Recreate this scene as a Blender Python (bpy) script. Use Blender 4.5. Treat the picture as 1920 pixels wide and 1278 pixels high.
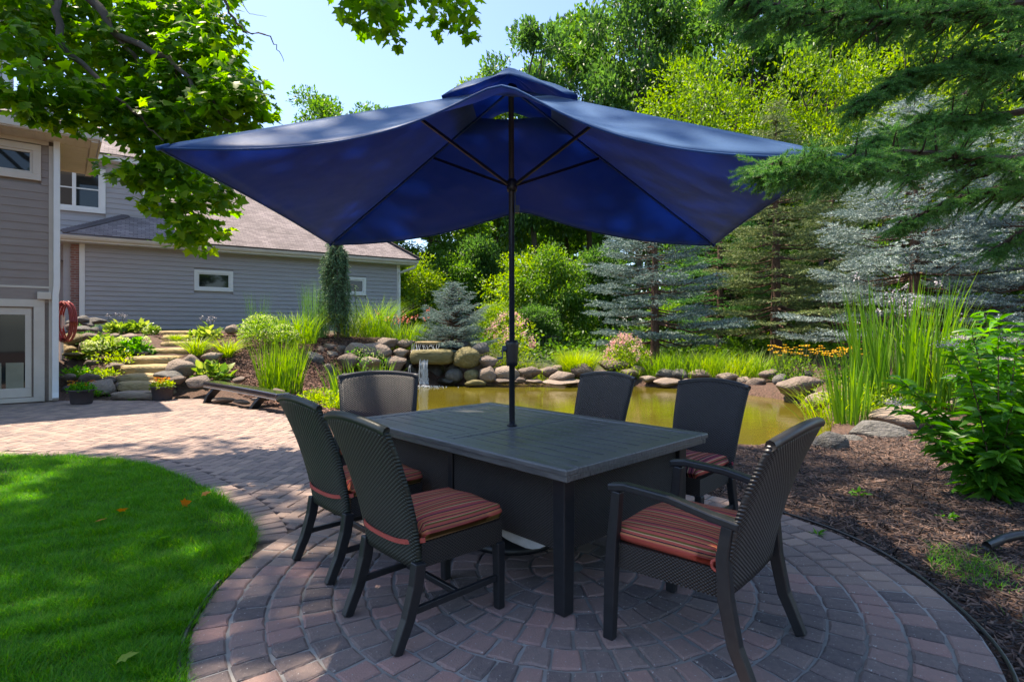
import bpy, math, random
import numpy as np
from mathutils import Vector, Matrix

for o in list(bpy.data.objects):
    bpy.data.objects.remove(o)
scene = bpy.context.scene
C = scene.collection
R = math.radians

# ------------------------------------------------------------------ camera
HC, FPX, HOR = 1.375, 1044.0, 618.0          # eye height, focal length in photo pixels, horizon row
cam_d = bpy.data.cameras.new("camera")
cam = bpy.data.objects.new("camera", cam_d)
C.objects.link(cam)
cam.location = (0, 0, HC)
cam.rotation_euler = (R(90), 0, 0)
cam_d.sensor_width = 36
cam_d.lens = FPX / 1920 * 36
cam_d.shift_y = -(639 - HOR) / 1920
cam_d.clip_end = 400
cam_d.clip_start = 0.05
scene.camera = cam

# ------------------------------------------------------------------ sky and sun
SUN_EL, SUN_AZ = R(65), math.atan2(-0.857, 0.515)      # sun stands to the left and a little behind the pond
world = bpy.data.worlds.new("World")
scene.world = world
world.use_nodes = True
wn, wl = world.node_tree.nodes, world.node_tree.links
bg = wn["Background"]
sky = wn.new("ShaderNodeTexSky")
sky.sky_type = 'NISHITA'
sky.sun_disc = False
sky.sun_elevation = SUN_EL
sky.sun_rotation = SUN_AZ
sky.air_density = 1.0
sky.dust_density = 1.0
sky.ozone_density = 8.0
wl.new(sky.outputs[0], bg.inputs[0])
bg.inputs[1].default_value = 0.08
sun_d = bpy.data.lights.new("sun", 'SUN')
sun_d.energy = 2.5
sun_d.angle = R(0.55)
sun_d.color = (1.0, 0.93, 0.82)
sun = bpy.data.objects.new("sun", sun_d)
C.objects.link(sun)
sd = Vector((math.sin(SUN_AZ) * math.cos(SUN_EL), math.cos(SUN_AZ) * math.cos(SUN_EL), math.sin(SUN_EL)))
sun.rotation_euler = sd.to_track_quat('Z', 'Y').to_euler()
sun.location = (-20, 10, 40)
scene.view_settings.view_transform = 'Standard'
scene.view_settings.look = 'None'
scene.view_settings.gamma = 1
scene.view_settings.use_curve_mapping = False
scene.view_settings.exposure = 2.2
scene.view_settings.use_white_balance = True
scene.view_settings.white_balance_temperature = 7500
scene.view_settings.white_balance_tint = 13
scene.render.engine = 'CYCLES'
scene.cycles.use_denoising = True
scene.cycles.max_bounces = 8
scene.cycles.diffuse_bounces = 6
scene.cycles.glossy_bounces = 3
scene.cycles.transmission_bounces = 6
scene.cycles.transparent_max_bounces = 6
scene.cycles.sample_clamp_indirect = 6
scene.cycles.caustics_reflective = False
scene.cycles.caustics_refractive = False

# ------------------------------------------------------------------ helpers
rng = np.random.default_rng(7)
random.seed(7)

def px(u, v, Y):
    """photo pixel at distance Y -> world point"""
    return Vector(((u - 960) / FPX * Y, Y, HC + (HOR - v) / FPX * Y))

def gpx(u, v, z=0.0):
    """photo pixel on the level z -> world point"""
    Y = (HC - z) * FPX / (v - HOR)
    return Vector(((u - 960) / FPX * Y, Y, z))

def plane_px(u, v, P0, n):
    d = Vector(((u - 960) / FPX, 1, (HOR - v) / FPX))
    c = Vector((0, 0, HC))
    t = (Vector(P0) - c).dot(Vector(n)) / d.dot(Vector(n))
    return c + d * t

def link(o, parent=None):
    C.objects.link(o)
    if parent is not None:
        o.parent = parent
    return o

def tag(o, label=None, cat=None, group=None, kind=None):
    if label: o["label"] = label
    if cat: o["category"] = cat
    if group: o["group"] = group
    if kind: o["kind"] = kind
    return o

def thing(name, label, cat, loc=(0, 0, 0), rz=0.0, group=None):
    o = bpy.data.objects.new(name, None)
    o.empty_display_size = 0.1
    C.objects.link(o)
    o.location = loc
    o.rotation_euler = (0, 0, rz)
    return tag(o, label, cat, group)

def set_mats(me, mat):
    if mat is None: return
    for m in (mat if isinstance(mat, (list, tuple)) else [mat]):
        me.materials.append(m)

def big(name, V, F, mat, smooth=False, uv=None):
    """numpy vertices (n,3) and equal-sided faces (m,k) -> mesh data"""
    V = np.asarray(V, np.float32); F = np.asarray(F, np.int32)
    me = bpy.data.meshes.new(name)
    m, k = F.shape
    me.vertices.add(len(V)); me.vertices.foreach_set("co", V.ravel())
    me.loops.add(m * k); me.loops.foreach_set("vertex_index", F.ravel())
    me.polygons.add(m)
    me.polygons.foreach_set("loop_start", np.arange(0, m * k, k, dtype=np.int32))
    me.polygons.foreach_set("loop_total", np.full(m, k, np.int32))
    if smooth:
        me.polygons.foreach_set("use_smooth", np.ones(m, bool))
    if uv is not None:
        l = me.uv_layers.new(name="UVMap")
        l.data.foreach_set("uv", np.asarray(uv, np.float32)[F.ravel()].ravel())
    me.update(calc_edges=True)
    set_mats(me, mat)
    return me

def obj(name, me, parent=None, loc=None, rot=None):
    o = bpy.data.objects.new(name, me)
    link(o, parent)
    if loc is not None: o.location = loc
    if rot is not None: o.rotation_euler = rot
    return o

class MB:
    """collects the pieces of ONE part"""
    def __init__(s):
        s.v, s.f, s.uv = [], [], []
    def add(s, vs, fs, uvs=None):
        b = len(s.v)
        s.v += [tuple(p) for p in vs]
        s.f += [tuple(i + b for i in f) for f in fs]
        s.uv += list(uvs) if uvs is not None else [(0, 0)] * len(vs)
        return s
    def box(s, c, d, M=None):
        cx, cy, cz = c; x, y, z = d[0] / 2, d[1] / 2, d[2] / 2
        vs = [Vector((cx + a * x, cy + b * y, cz + e * z)) for e in (-1, 1) for b in (-1, 1) for a in (-1, 1)]
        if M is not None: vs = [M @ p for p in vs]
        return s.add(vs, [(0, 2, 3, 1), (4, 5, 7, 6), (0, 1, 5, 4), (2, 6, 7, 3), (0, 4, 6, 2), (1, 3, 7, 5)])
    def prism(s, poly, ax, a0, a1, frame):
        """poly: 2-D outline; frame=(O,E1,E2,E3): poly in E1,E2, extruded along E3 from a0 to a1"""
        O, E1, E2, E3 = [Vector(q) for q in frame]
        n = len(poly)
        vs = [O + E1 * p[0] + E2 * p[1] + E3 * a for a in (a0, a1) for p in poly]
        fs = [tuple(range(n))[::-1], tuple(range(n, 2 * n))] + [(i, (i + 1) % n, n + (i + 1) % n, n + i) for i in range(n)]
        return s.add(vs, fs)
    def tube(s, pts, rad, n=8, cap=True, flat=None):
        pts = [Vector(p) for p in pts]
        if not hasattr(rad, '__len__'): rad = [rad] * len(pts)
        vs, fs = [], []
        ref = Vector((0, 0, 1)) if abs((pts[-1] - pts[0]).normalized().z) < 0.9 else Vector((1, 0, 0))
        for i, p in enumerate(pts):
            t = (pts[min(i + 1, len(pts) - 1)] - pts[max(i - 1, 0)]).normalized()
            x = t.cross(ref)
            if x.length < 1e-4: x = t.cross(Vector((0, 1, 0)))
            x.normalize(); y = x.cross(t)
            for k in range(n):
                a = 2 * math.pi * k / n
                vs.append(p + (x * math.cos(a) + y * math.sin(a)) * rad[i])
        for i in range(len(pts) - 1):
            for k in range(n):
                fs.append((i * n + k, i * n + (k + 1) % n, (i + 1) * n + (k + 1) % n, (i + 1) * n + k))
        if cap:
            fs.append(tuple(range(n))); fs.append(tuple(range((len(pts) - 1) * n, len(pts) * n))[::-1])
        return s.add(vs, fs)
    def bar(s, pts, w, d, xdir):
        """rectangular section w (along xdir) by d swept along pts"""
        pts = [Vector(p) for p in pts]; x = Vector(xdir).normalized()
        vs, fs = [], []
        ww = w if hasattr(w, '__len__') else [w] * len(pts)
        dd = d if hasattr(d, '__len__') else [d] * len(pts)
        for i, p in enumerate(pts):
            t = (pts[min(i + 1, len(pts) - 1)] - pts[max(i - 1, 0)]).normalized()
            y = t.cross(x).normalized(); xx = y.cross(t)
            for a, b in ((-1, -1), (1, -1), (1, 1), (-1, 1)):
                vs.append(p + xx * a * ww[i] / 2 + y * b * dd[i] / 2)
        for i in range(len(pts) - 1):
            for k in range(4):
                fs.append((i * 4 + k, i * 4 + (k + 1) % 4, (i + 1) * 4 + (k + 1) % 4, (i + 1) * 4 + k))
        fs.append((3, 2, 1, 0)); e = (len(pts) - 1) * 4; fs.append((e, e + 1, e + 2, e + 3))
        return s.add(vs, fs)
    def lathe(s, prof, n=20, c=(0, 0, 0)):
        vs, fs = [], []
        for r, z in prof:
            for k in range(n):
                a = 2 * math.pi * k / n
                vs.append((c[0] + r * math.cos(a), c[1] + r * math.sin(a), c[2] + z))
        for i in range(len(prof) - 1):
            for k in range(n):
                fs.append((i * n + k, i * n + (k + 1) % n, (i + 1) * n + (k + 1) % n, (i + 1) * n + k))
        fs.append(tuple(range(n))[::-1]); fs.append(tuple(range((len(prof) - 1) * n, len(prof) * n)))
        return s.add(vs, fs)
    def mesh(s, name, mat, smooth=False):
        me = bpy.data.meshes.new(name)
        me.from_pydata(s.v, [], s.f)
        l = me.uv_layers.new(name="UVMap")
        l.data.foreach_set("uv", [c for p in me.loops for c in s.uv[p.vertex_index]])
        if smooth:
            me.polygons.foreach_set("use_smooth", [True] * len(me.polygons))
        me.update()
        set_mats(me, mat)
        return me
    def build(s, name, mat, parent=None, smooth=False, bevel=0.0, loc=None, rot=None):
        o = obj(name, s.mesh(name, mat, smooth), parent, loc, rot)
        if bevel:
            m = o.modifiers.new("bevel", 'BEVEL'); m.width = bevel; m.segments = 2; m.limit_method = 'ANGLE'
        return o

def copy_tree(o, parent=None):
    c = o.copy(); C.objects.link(c)
    if parent is not None: c.parent = parent
    for ch in o.children:
        copy_tree(ch, c)
    return c

# ------------------------------------------------------------------ materials
def nmat(name):
    m = bpy.data.materials.new(name); m.use_nodes = True
    return m, m.node_tree.nodes, m.node_tree.links, m.node_tree.nodes["Principled BSDF"]

def ramp(nodes, stops, interp='LINEAR'):
    r = nodes.new("ShaderNodeValToRGB"); r.color_ramp.interpolation = interp
    e = r.color_ramp.elements
    while len(e) < len(stops): e.new(0.5)
    for k, (p, c) in enumerate(stops):
        e[k].position = p; e[k].color = (*c, 1)
    return r

def mk(name, c1, c2=None, scale=6, rough=0.7, bump=0.0, bscale=40, spec=0.4, metal=0.0, island=0.0, c3=None, detail=6, stretch=None, bdist=0.01, objrand=0.0, speck=0):
    m, n, l, b = nmat(name)
    b.inputs["Roughness"].default_value = rough
    b.inputs["Specular IOR Level"].default_value = spec
    b.inputs["Metallic"].default_value = metal
    tc = n.new("ShaderNodeTexCoord"); src = tc.outputs["Object"]
    if stretch:
        mp = n.new("ShaderNodeMapping"); mp.inputs["Scale"].default_value = stretch
        l.new(src, mp.inputs[0]); src = mp.outputs[0]
    if c2 is None:
        b.inputs["Base Color"].default_value = (*c1, 1)
    else:
        t = n.new("ShaderNodeTexNoise"); t.inputs["Scale"].default_value = scale; t.inputs["Detail"].default_value = detail
        t.inputs["Roughness"].default_value = 0.62
        l.new(src, t.inputs["Vector"])
        fac = t.outputs[0]
        if island or objrand:
            g = n.new("ShaderNodeNewGeometry"); oi = n.new("ShaderNodeObjectInfo")
            a1 = n.new("ShaderNodeMath"); a1.operation = 'ADD'
            l.new(g.outputs["Random Per Island"], a1.inputs[0]); l.new(oi.outputs["Random"], a1.inputs[1])
            fr = n.new("ShaderNodeMath"); fr.operation = 'FRACT'; l.new(a1.outputs[0], fr.inputs[0])
            mx = n.new("ShaderNodeMix"); mx.data_type = 'FLOAT'
            mx.inputs[0].default_value = island or objrand
            l.new(fac, mx.inputs[2]); l.new(fr.outputs[0], mx.inputs[3]); fac = mx.outputs[0]
        st = [(0.25, c1), (0.75, c2)] if c3 is None else [(0.2, c1), (0.5, c2), (0.8, c3)]
        r = ramp(n, st); l.new(fac, r.inputs[0]); l.new(r.outputs[0], b.inputs["Base Color"])
    if speck:
        t4 = n.new("ShaderNodeTexNoise"); t4.inputs["Scale"].default_value = speck; t4.inputs["Detail"].default_value = 2; l.new(src, t4.inputs["Vector"])
        r4 = ramp(n, [(0.66, (0, 0, 0)), (0.72, (1, 1, 1))]); l.new(t4.outputs[0], r4.inputs[0])
        m4 = n.new("ShaderNodeMix"); m4.data_type = 'RGBA'; m4.inputs[7].default_value = (0.42, 0.4, 0.38, 1)
        l.new(r4.outputs[0], m4.inputs[0]); l.new(r.outputs[0], m4.inputs[6]); l.new(m4.outputs[2], b.inputs["Base Color"])
    if bump:
        t2 = n.new("ShaderNodeTexNoise"); t2.inputs["Scale"].default_value = bscale; t2.inputs["Detail"].default_value = 8
        l.new(src, t2.inputs["Vector"])
        bp = n.new("ShaderNodeBump"); bp.inputs["Strength"].default_value = bump; bp.inputs["Distance"].default_value = bdist
        l.new(t2.outputs[0], bp.inputs["Height"]); l.new(bp.outputs[0], b.inputs["Normal"])
    return m

def leafmat(name, cols, trans=0.4, rough=0.45, spec=0.35):
    """leaf: colour differs leaf by leaf, light shines through"""
    m, n, l, b = nmat(name)
    g = n.new("ShaderNodeNewGeometry"); oi = n.new("ShaderNodeObjectInfo")
    a = n.new("ShaderNodeMath"); a.operation = 'MULTIPLY_ADD'; a.inputs[1].default_value = 0.25; a.inputs[2].default_value = -0.125
    l.new(oi.outputs["Random"], a.inputs[0])
    ad = n.new("ShaderNodeMath"); ad.operation = 'ADD'
    l.new(g.outputs["Random Per Island"], ad.inputs[0]); l.new(a.outputs[0], ad.inputs[1])
    k = len(cols)
    r = ramp(n, [(i / (k - 1), c) for i, c in enumerate(cols)])
    l.new(ad.outputs[0], r.inputs[0])
    l.new(r.outputs[0], b.inputs["Base Color"])
    b.inputs["Roughness"].default_value = rough
    b.inputs["Specular IOR Level"].default_value = spec
    t = n.new("ShaderNodeBsdfTranslucent")
    hs = n.new("ShaderNodeHueSaturation"); hs.inputs["Saturation"].default_value = 1.15; hs.inputs["Value"].default_value = 2.2
    hs.inputs["Hue"].default_value = 0.485
    l.new(r.outputs[0], hs.inputs["Color"]); l.new(hs.outputs[0], t.inputs[0])
    mx = n.new("ShaderNodeMixShader"); mx.inputs[0].default_value = trans
    out = n["Material Output"]
    l.new(b.outputs[0], mx.inputs[1]); l.new(t.outputs[0], mx.inputs[2]); l.new(mx.outputs[0], out.inputs[0])
    return m

M = {}
M['bark'] = mk('bark', (0.05, 0.038, 0.028), (0.14, 0.11, 0.085), 9, 0.9, 0.8, 25, stretch=(1, 1, 0.25), bdist=0.02)
M['bark_red'] = mk('bark_red', (0.07, 0.04, 0.028), (0.17, 0.095, 0.065), 9, 0.9, 0.8, 25, bdist=0.02)
M['twig'] = mk('twig', (0.03, 0.02, 0.014), (0.08, 0.055, 0.04), 20, 0.85)
M['maple'] = leafmat('maple_leaf', [(0.045, 0.13, 0.012), (0.075, 0.2, 0.018), (0.11, 0.25, 0.022), (0.18, 0.3, 0.025)], 0.6)
M['leaf_a'] = leafmat('leaf_a', [(0.035, 0.1, 0.018), (0.07, 0.165, 0.026), (0.12, 0.23, 0.032)], 0.45)
M['leaf_b'] = leafmat('leaf_b', [(0.07, 0.15, 0.02), (0.12, 0.23, 0.026), (0.2, 0.3, 0.036)], 0.45)
M['leaf_c'] = leafmat('leaf_c', [(0.03, 0.085, 0.022), (0.055, 0.135, 0.032), (0.085, 0.19, 0.038)], 0.45)
M['spruce_blue'] = leafmat('spruce_blue', [(0.07, 0.125, 0.105), (0.14, 0.215, 0.2), (0.27, 0.35, 0.34)], 0.12, 0.6)
M['spruce_pale'] = leafmat('spruce_pale', [(0.08, 0.135, 0.115), (0.17, 0.24, 0.225), (0.33, 0.4, 0.39)], 0.12, 0.6)
M['spruce_green'] = leafmat('spruce_green', [(0.05, 0.1, 0.04), (0.11, 0.17, 0.065), (0.24, 0.28, 0.1)], 0.15, 0.6)
M['spruce_dark'] = leafmat('spruce_dark', [(0.025, 0.11, 0.03), (0.055, 0.18, 0.045), (0.12, 0.26, 0.07)], 0.35, 0.5)
M['inner_twig'] = leafmat('dry_needles', [(0.05, 0.032, 0.02), (0.085, 0.06, 0.035), (0.1, 0.085, 0.05)], 0.1, 0.8)
M['weeping'] = leafmat('weeping_needles', [(0.045, 0.11, 0.055), (0.085, 0.17, 0.09), (0.18, 0.28, 0.15)], 0.15, 0.6)
M['grass'] = leafmat('lawn_grass', [(0.022, 0.15, 0.004), (0.045, 0.25, 0.007), (0.08, 0.32, 0.012), (0.23, 0.35, 0.05)], 0.48, 0.5)
M['iris'] = leafmat('iris_blade', [(0.06, 0.15, 0.02), (0.12, 0.24, 0.028), (0.2, 0.33, 0.04)], 0.4, 0.45)
M['lime'] = leafmat('lime_leaf', [(0.1, 0.19, 0.02), (0.19, 0.3, 0.03), (0.3, 0.4, 0.05)], 0.4, 0.5)
M['hosta'] = leafmat('hosta_leaf', [(0.07, 0.16, 0.03), (0.15, 0.26, 0.04), (0.3, 0.38, 0.09)], 0.35, 0.4)
M['cattail'] = leafmat('cattail_blade', [(0.045, 0.14, 0.02), (0.09, 0.22, 0.028), (0.17, 0.31, 0.04)], 0.42, 0.4)
M['reed'] = leafmat('reed_blade', [(0.04, 0.12, 0.04), (0.08, 0.19, 0.06), (0.13, 0.26, 0.08)], 0.35, 0.5)
M['joe'] = leafmat('joe_leaf', [(0.03, 0.13, 0.015), (0.06, 0.22, 0.025), (0.11, 0.29, 0.035)], 0.42, 0.35)
M['stem'] = mk('plant_stem', (0.06, 0.07, 0.03), (0.11, 0.12, 0.05), 8, 0.7)
M['pink'] = leafmat('pink_flower', [(0.45, 0.22, 0.22), (0.6, 0.36, 0.34), (0.7, 0.5, 0.45)], 0.3)
M['mauve'] = leafmat('mauve_flower', [(0.25, 0.22, 0.25), (0.4, 0.36, 0.4), (0.55, 0.5, 0.52)], 0.25)
M['yellow'] = leafmat('yellow_flower', [(0.6, 0.33, 0.01), (0.75, 0.45, 0.01), (0.8, 0.55, 0.03)], 0.25)
M['orange'] = leafmat('orange_flower', [(0.5, 0.1, 0.01), (0.6, 0.18, 0.01), (0.65, 0.32, 0.02)], 0.25)
M['coral'] = leafmat('coral_flower', [(0.5, 0.16, 0.1), (0.6, 0.28, 0.2)], 0.25)
M['limeball'] = leafmat('hydrangea_bloom', [(0.3, 0.42, 0.1), (0.45, 0.55, 0.2), (0.55, 0.6, 0.35)], 0.3)
M['mulch'] = mk('mulch_soil', (0.03, 0.018, 0.013), (0.11, 0.06, 0.042), 30, 0.95, 0.9, 60, bdist=0.03)
M['chip'] = mk('mulch_chip', (0.022, 0.016, 0.015), (0.07, 0.05, 0.047), 14, 0.7, 0.3, 90, island=0.85, c3=(0.2, 0.125, 0.095))
M['chip_red'] = mk('mulch_chip_red', (0.06, 0.03, 0.024), (0.13, 0.065, 0.048), 14, 0.85, 0.3, 90, island=0.85, c3=(0.24, 0.13, 0.095))
M['soil'] = mk('soil', (0.02, 0.016, 0.01), (0.05, 0.05, 0.022), 5, 0.95, 0.8, 30, bdist=0.03)
M['stone'] = mk('boulder', (0.11, 0.085, 0.07), (0.22, 0.17, 0.14), 2.2, 0.85, 0.8, 7, objrand=0.5, c3=(0.33, 0.26, 0.2), bdist=0.06, detail=10)
M['stone_wet'] = mk('wet_stone', (0.025, 0.022, 0.02), (0.08, 0.07, 0.055), 4, 0.3, 0.5, 9, bdist=0.04)
M['stone_tan'] = mk('tan_slab', (0.22, 0.16, 0.065), (0.38, 0.29, 0.15), 4, 0.9, 0.9, 10, c3=(0.27, 0.21, 0.13), bdist=0.05, detail=10)
M['stone_green'] = mk('mossy_boulder', (0.09, 0.085, 0.03), (0.25, 0.21, 0.1), 3, 0.85, 0.7, 7, bdist=0.06)
M['stone_grey'] = mk('grey_boulder', (0.07, 0.07, 0.06), (0.2, 0.19, 0.18), 3, 0.85, 0.8, 8, bdist=0.06)
M['paver'] = mk('paver', (0.12, 0.1, 0.1), (0.25, 0.185, 0.165), 26, 0.88, 0.9, 120, objrand=0.58, c3=(0.37, 0.215, 0.185), bdist=0.006, detail=10, speck=60)
M['paver_far'] = mk('paver_far', (0.19, 0.145, 0.13), (0.27, 0.195, 0.165), 14, 0.86, 0.5, 180, island=0.6, c3=(0.35, 0.25, 0.2), bdist=0.004, detail=10, speck=95)
M['joint'] = mk('joint_sand', (0.07, 0.065, 0.05), (0.26, 0.25, 0.235), 1.6, 0.95, 0.6, 120, c3=(0.45, 0.44, 0.42), bdist=0.004)
M['joint_dark'] = mk('walk_joint', (0.05, 0.04, 0.032), (0.13, 0.1, 0.085), 5, 0.95, 0.6, 120, bdist=0.004)
M['trim'] = mk('white_trim', (0.66, 0.65, 0.63), (0.74, 0.73, 0.71), 3, 0.45, 0.04, 60)
M['trim_cream'] = mk('cream_trim', (0.5, 0.43, 0.36), (0.6, 0.53, 0.45), 2.5, 0.55, 0.05, 60)
M['siding_warm'] = mk('siding_warm', (0.24, 0.19, 0.165), (0.29, 0.235, 0.205), 2.0, 0.6, 0.15, 70, stretch=(1, 1, 6), bdist=0.003)
M['siding'] = mk('siding_grey', (0.32, 0.305, 0.315), (0.38, 0.36, 0.37), 1.5, 0.6, 0.1, 70, stretch=(1, 1, 6), bdist=0.003)
M['black_metal'] = mk('black_metal', (0.012, 0.013, 0.016), (0.022, 0.024, 0.028), 30, 0.38, 0.05, 200, spec=0.5)
M['hose'] = mk('red_hose', (0.35, 0.05, 0.05), (0.48, 0.1, 0.09), 12, 0.5)
M['pot'] = mk('dark_pot', (0.05, 0.04, 0.042), (0.085, 0.068, 0.07), 6, 0.6, 0.1, 60)
M['brick'] = None
def m_wicker(name, c1, c2, p=0.012, q=0.008):
    m, n, l, b = nmat(name)
    uv = n.new("ShaderNodeUVMap"); sp = n.new("ShaderNodeSeparateXYZ"); l.new(uv.outputs[0], sp.inputs[0])
    def sn(sock, k):
        a = n.new("ShaderNodeMath"); a.operation = 'MULTIPLY'; a.inputs[1].default_value = math.pi / k
        s = n.new("ShaderNodeMath"); s.operation = 'SINE'; l.new(sock, a.inputs[0]); l.new(a.outputs[0], s.inputs[0]); return s.outputs[0]
    pr = n.new("ShaderNodeMath"); pr.operation = 'MULTIPLY'; l.new(sn(sp.outputs[0], p), pr.inputs[0]); l.new(sn(sp.outputs[1], q), pr.inputs[1])
    md = n.new("ShaderNodeMath"); md.operation = 'MULTIPLY_ADD'; md.inputs[1].default_value = 0.5; md.inputs[2].default_value = 0.5
    l.new(pr.outputs[0], md.inputs[0])
    r = ramp(n, [(0.2, c1), (0.85, c2)]); l.new(md.outputs[0], r.inputs[0]); l.new(r.outputs[0], b.inputs["Base Color"])
    bp = n.new("ShaderNodeBump"); bp.inputs["Strength"].default_value = 1.0; bp.inputs["Distance"].default_value = 0.005
    l.new(md.outputs[0], bp.inputs["Height"]); l.new(bp.outputs[0], b.inputs["Normal"])
    b.inputs["Roughness"].default_value = 0.42; b.inputs["Specular IOR Level"].default_value = 0.5
    return m
M['wicker'] = m_wicker('black_wicker', (0.004, 0.004, 0.005), (0.06, 0.058, 0.06))
M['wicker_green'] = m_wicker('green_black_wicker', (0.004, 0.006, 0.004), (0.055, 0.068, 0.052))
M['wicker_fine'] = m_wicker('brown_wicker', (0.008, 0.007, 0.007), (0.05, 0.04, 0.034), 0.009, 0.007)

def m_cushion(name, cols, period=0.17):
    m, n, l, b = nmat(name)
    uv = n.new("ShaderNodeUVMap"); sp = n.new("ShaderNodeSeparateXYZ"); l.new(uv.outputs[0], sp.inputs[0])
    d = n.new("ShaderNodeMath"); d.operation = 'DIVIDE'; d.inputs[1].default_value = period; l.new(sp.outputs[0], d.inputs[0])
    nz = n.new("ShaderNodeTexNoise"); nz.inputs["Scale"].default_value = 3; tc = n.new("ShaderNodeTexCoord"); l.new(tc.outputs["Object"], nz.inputs[0])
    j = n.new("ShaderNodeMath"); j.operation = 'MULTIPLY_ADD'; j.inputs[1].default_value = 0.08; l.new(nz.outputs[0], j.inputs[0]); l.new(d.outputs[0], j.inputs[2])
    f = n.new("ShaderNodeMath"); f.operation = 'FRACT'; l.new(j.outputs[0], f.inputs[0])
    r = ramp(n, cols, 'CONSTANT'); l.new(f.outputs[0], r.inputs[0])
    l.new(r.outputs[0], b.inputs["Base Color"])
    b.inputs["Roughness"].default_value = 0.9; b.inputs["Specular IOR Level"].default_value = 0.15
    t = n.new("ShaderNodeTexNoise"); t.inputs["Scale"].default_value = 12; l.new(tc.outputs["Object"], t.inputs[0])
    t2 = n.new("ShaderNodeTexNoise"); t2.inputs["Scale"].default_value = 500; l.new(tc.outputs["Object"], t2.inputs[0])
    ad = n.new("ShaderNodeMath"); ad.operation = 'MULTIPLY_ADD'; ad.inputs[1].default_value = 0.08; l.new(t2.outputs[0], ad.inputs[0]); l.new(t.outputs[0], ad.inputs[2])
    bp = n.new("ShaderNodeBump"); bp.inputs["Strength"].default_value = 0.35; bp.inputs["Distance"].default_value = 0.02
    l.new(ad.outputs[0], bp.inputs["Height"]); l.new(bp.outputs[0], b.inputs["Normal"])
    return m
_red, _or, _dk, _ol, _cr, _mg = (0.5, 0.1, 0.075), (0.55, 0.2, 0.09), (0.035, 0.025, 0.03), (0.16, 0.1, 0.03), (0.55, 0.37, 0.2), (0.36, 0.06, 0.09)
M['cushion'] = m_cushion('striped_cushion', [(0, _red), (.09, _or), (.15, _dk), (.19, _red), (.27, _cr), (.30, _ol), (.36, _red), (.46, _dk), (.50, _or), (.57, _red), (.66, _ol), (.71, _cr), (.75, _red), (.86, _mg), (.92, _dk), (.96, _or)])
M['cushion_plum'] = m_cushion('plum_striped_cushion', [(0, _mg), (.09, _cr), (.13, _dk), (.2, _mg), (.28, _or), (.33, _dk), (.4, _red), (.5, _cr), (.54, _mg), (.62, _ol), (.68, _dk), (.73, _red), (.82, _cr), (.86, _mg), (.95, _dk)])

# table top: weathered dark slats
m, n, l, b = nmat('table_slat')
tc = n.new("ShaderNodeTexCoord"); mp = n.new("ShaderNodeMapping"); mp.inputs["Scale"].default_value = (2, 24, 8); l.new(tc.outputs["Object"], mp.inputs[0])
t = n.new("ShaderNodeTexNoise"); t.inputs["Scale"].default_value = 3; t.inputs["Detail"].default_value = 8; l.new(mp.outputs[0], t.inputs[0])
r = ramp(n, [(0.3, (0.075, 0.077, 0.077)), (0.7, (0.16, 0.16, 0.157))]); l.new(t.outputs[0], r.inputs[0]); l.new(r.outputs[0], b.inputs["Base Color"])
rr = ramp(n, [(0.3, (0.27,) * 3), (0.7, (0.42,) * 3)]); l.new(t.outputs[0], rr.inputs[0]); l.new(rr.outputs[0], b.inputs["Roughness"])
bp = n.new("ShaderNodeBump"); bp.inputs["Strength"].default_value = 0.15; bp.inputs["Distance"].default_value = 0.004; l.new(t.outputs[0], bp.inputs["Height"]); l.new(bp.outputs[0], b.inputs["Normal"])
b.inputs["Specular IOR Level"].default_value = 0.6
M['slat'] = m

# parasol cloth
m, n, l, b = nmat('navy_canvas')
tc = n.new("ShaderNodeTexCoord")
t = n.new("ShaderNodeTexNoise"); t.inputs["Scale"].default_value = 2.2; t.inputs["Detail"].default_value = 5; l.new(tc.outputs["Object"], t.inputs[0])
r = ramp(n, [(0.3, (0.012, 0.068, 0.2)), (0.7, (0.018, 0.086, 0.24))]); l.new(t.outputs[0], r.inputs[0]); l.new(r.outputs[0], b.inputs["Base Color"])
b.inputs["Roughness"].default_value = 0.5; b.inputs["Specular IOR Level"].default_value = 0.3
b.inputs["Sheen Weight"].default_value = 0.9; b.inputs["Sheen Roughness"].default_value = 0.5; b.inputs["Sheen Tint"].default_value = (0.4, 0.65, 1, 1)
t2 = n.new("ShaderNodeTexNoise"); t2.inputs["Scale"].default_value = 420; l.new(tc.outputs["Object"], t2.inputs[0])
t3 = n.new("ShaderNodeTexNoise"); t3.inputs["Scale"].default_value = 3.5; l.new(tc.outputs["Object"], t3.inputs[0])
ad = n.new("ShaderNodeMath"); ad.operation = 'MULTIPLY_ADD'; ad.inputs[1].default_value = 0.02; l.new(t2.outputs[0], ad.inputs[0]); l.new(t3.outputs[0], ad.inputs[2])
bp = n.new("ShaderNodeBump"); bp.inputs["Strength"].default_value = 0.4; bp.inputs["Distance"].default_value = 0.05; l.new(ad.outputs[0], bp.inputs["Height"]); l.new(bp.outputs[0], b.inputs["Normal"])
tr = n.new("ShaderNodeBsdfTranslucent"); tr.inputs[0].default_value = (0.002, 0.15, 0.5, 1)
mx = n.new("ShaderNodeMixShader"); mx.inputs[0].default_value = 0.4
l.new(b.outputs[0], mx.inputs[1]); l.new(tr.outputs[0], mx.inputs[2]); l.new(mx.outputs[0], n["Material Output"].inputs[0])
M['canvas'] = m

# window pane: dark room behind a mirror-like pane
m, n, l, b = nmat('window_glass')
b.inputs["Base Color"].default_value = (0.012, 0.016, 0.017, 1); b.inputs["Roughness"].default_value = 0.03
b.inputs["Specular IOR Level"].default_value = 0.5; b.inputs["IOR"].default_value = 1.5
M['glass'] = m

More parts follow.
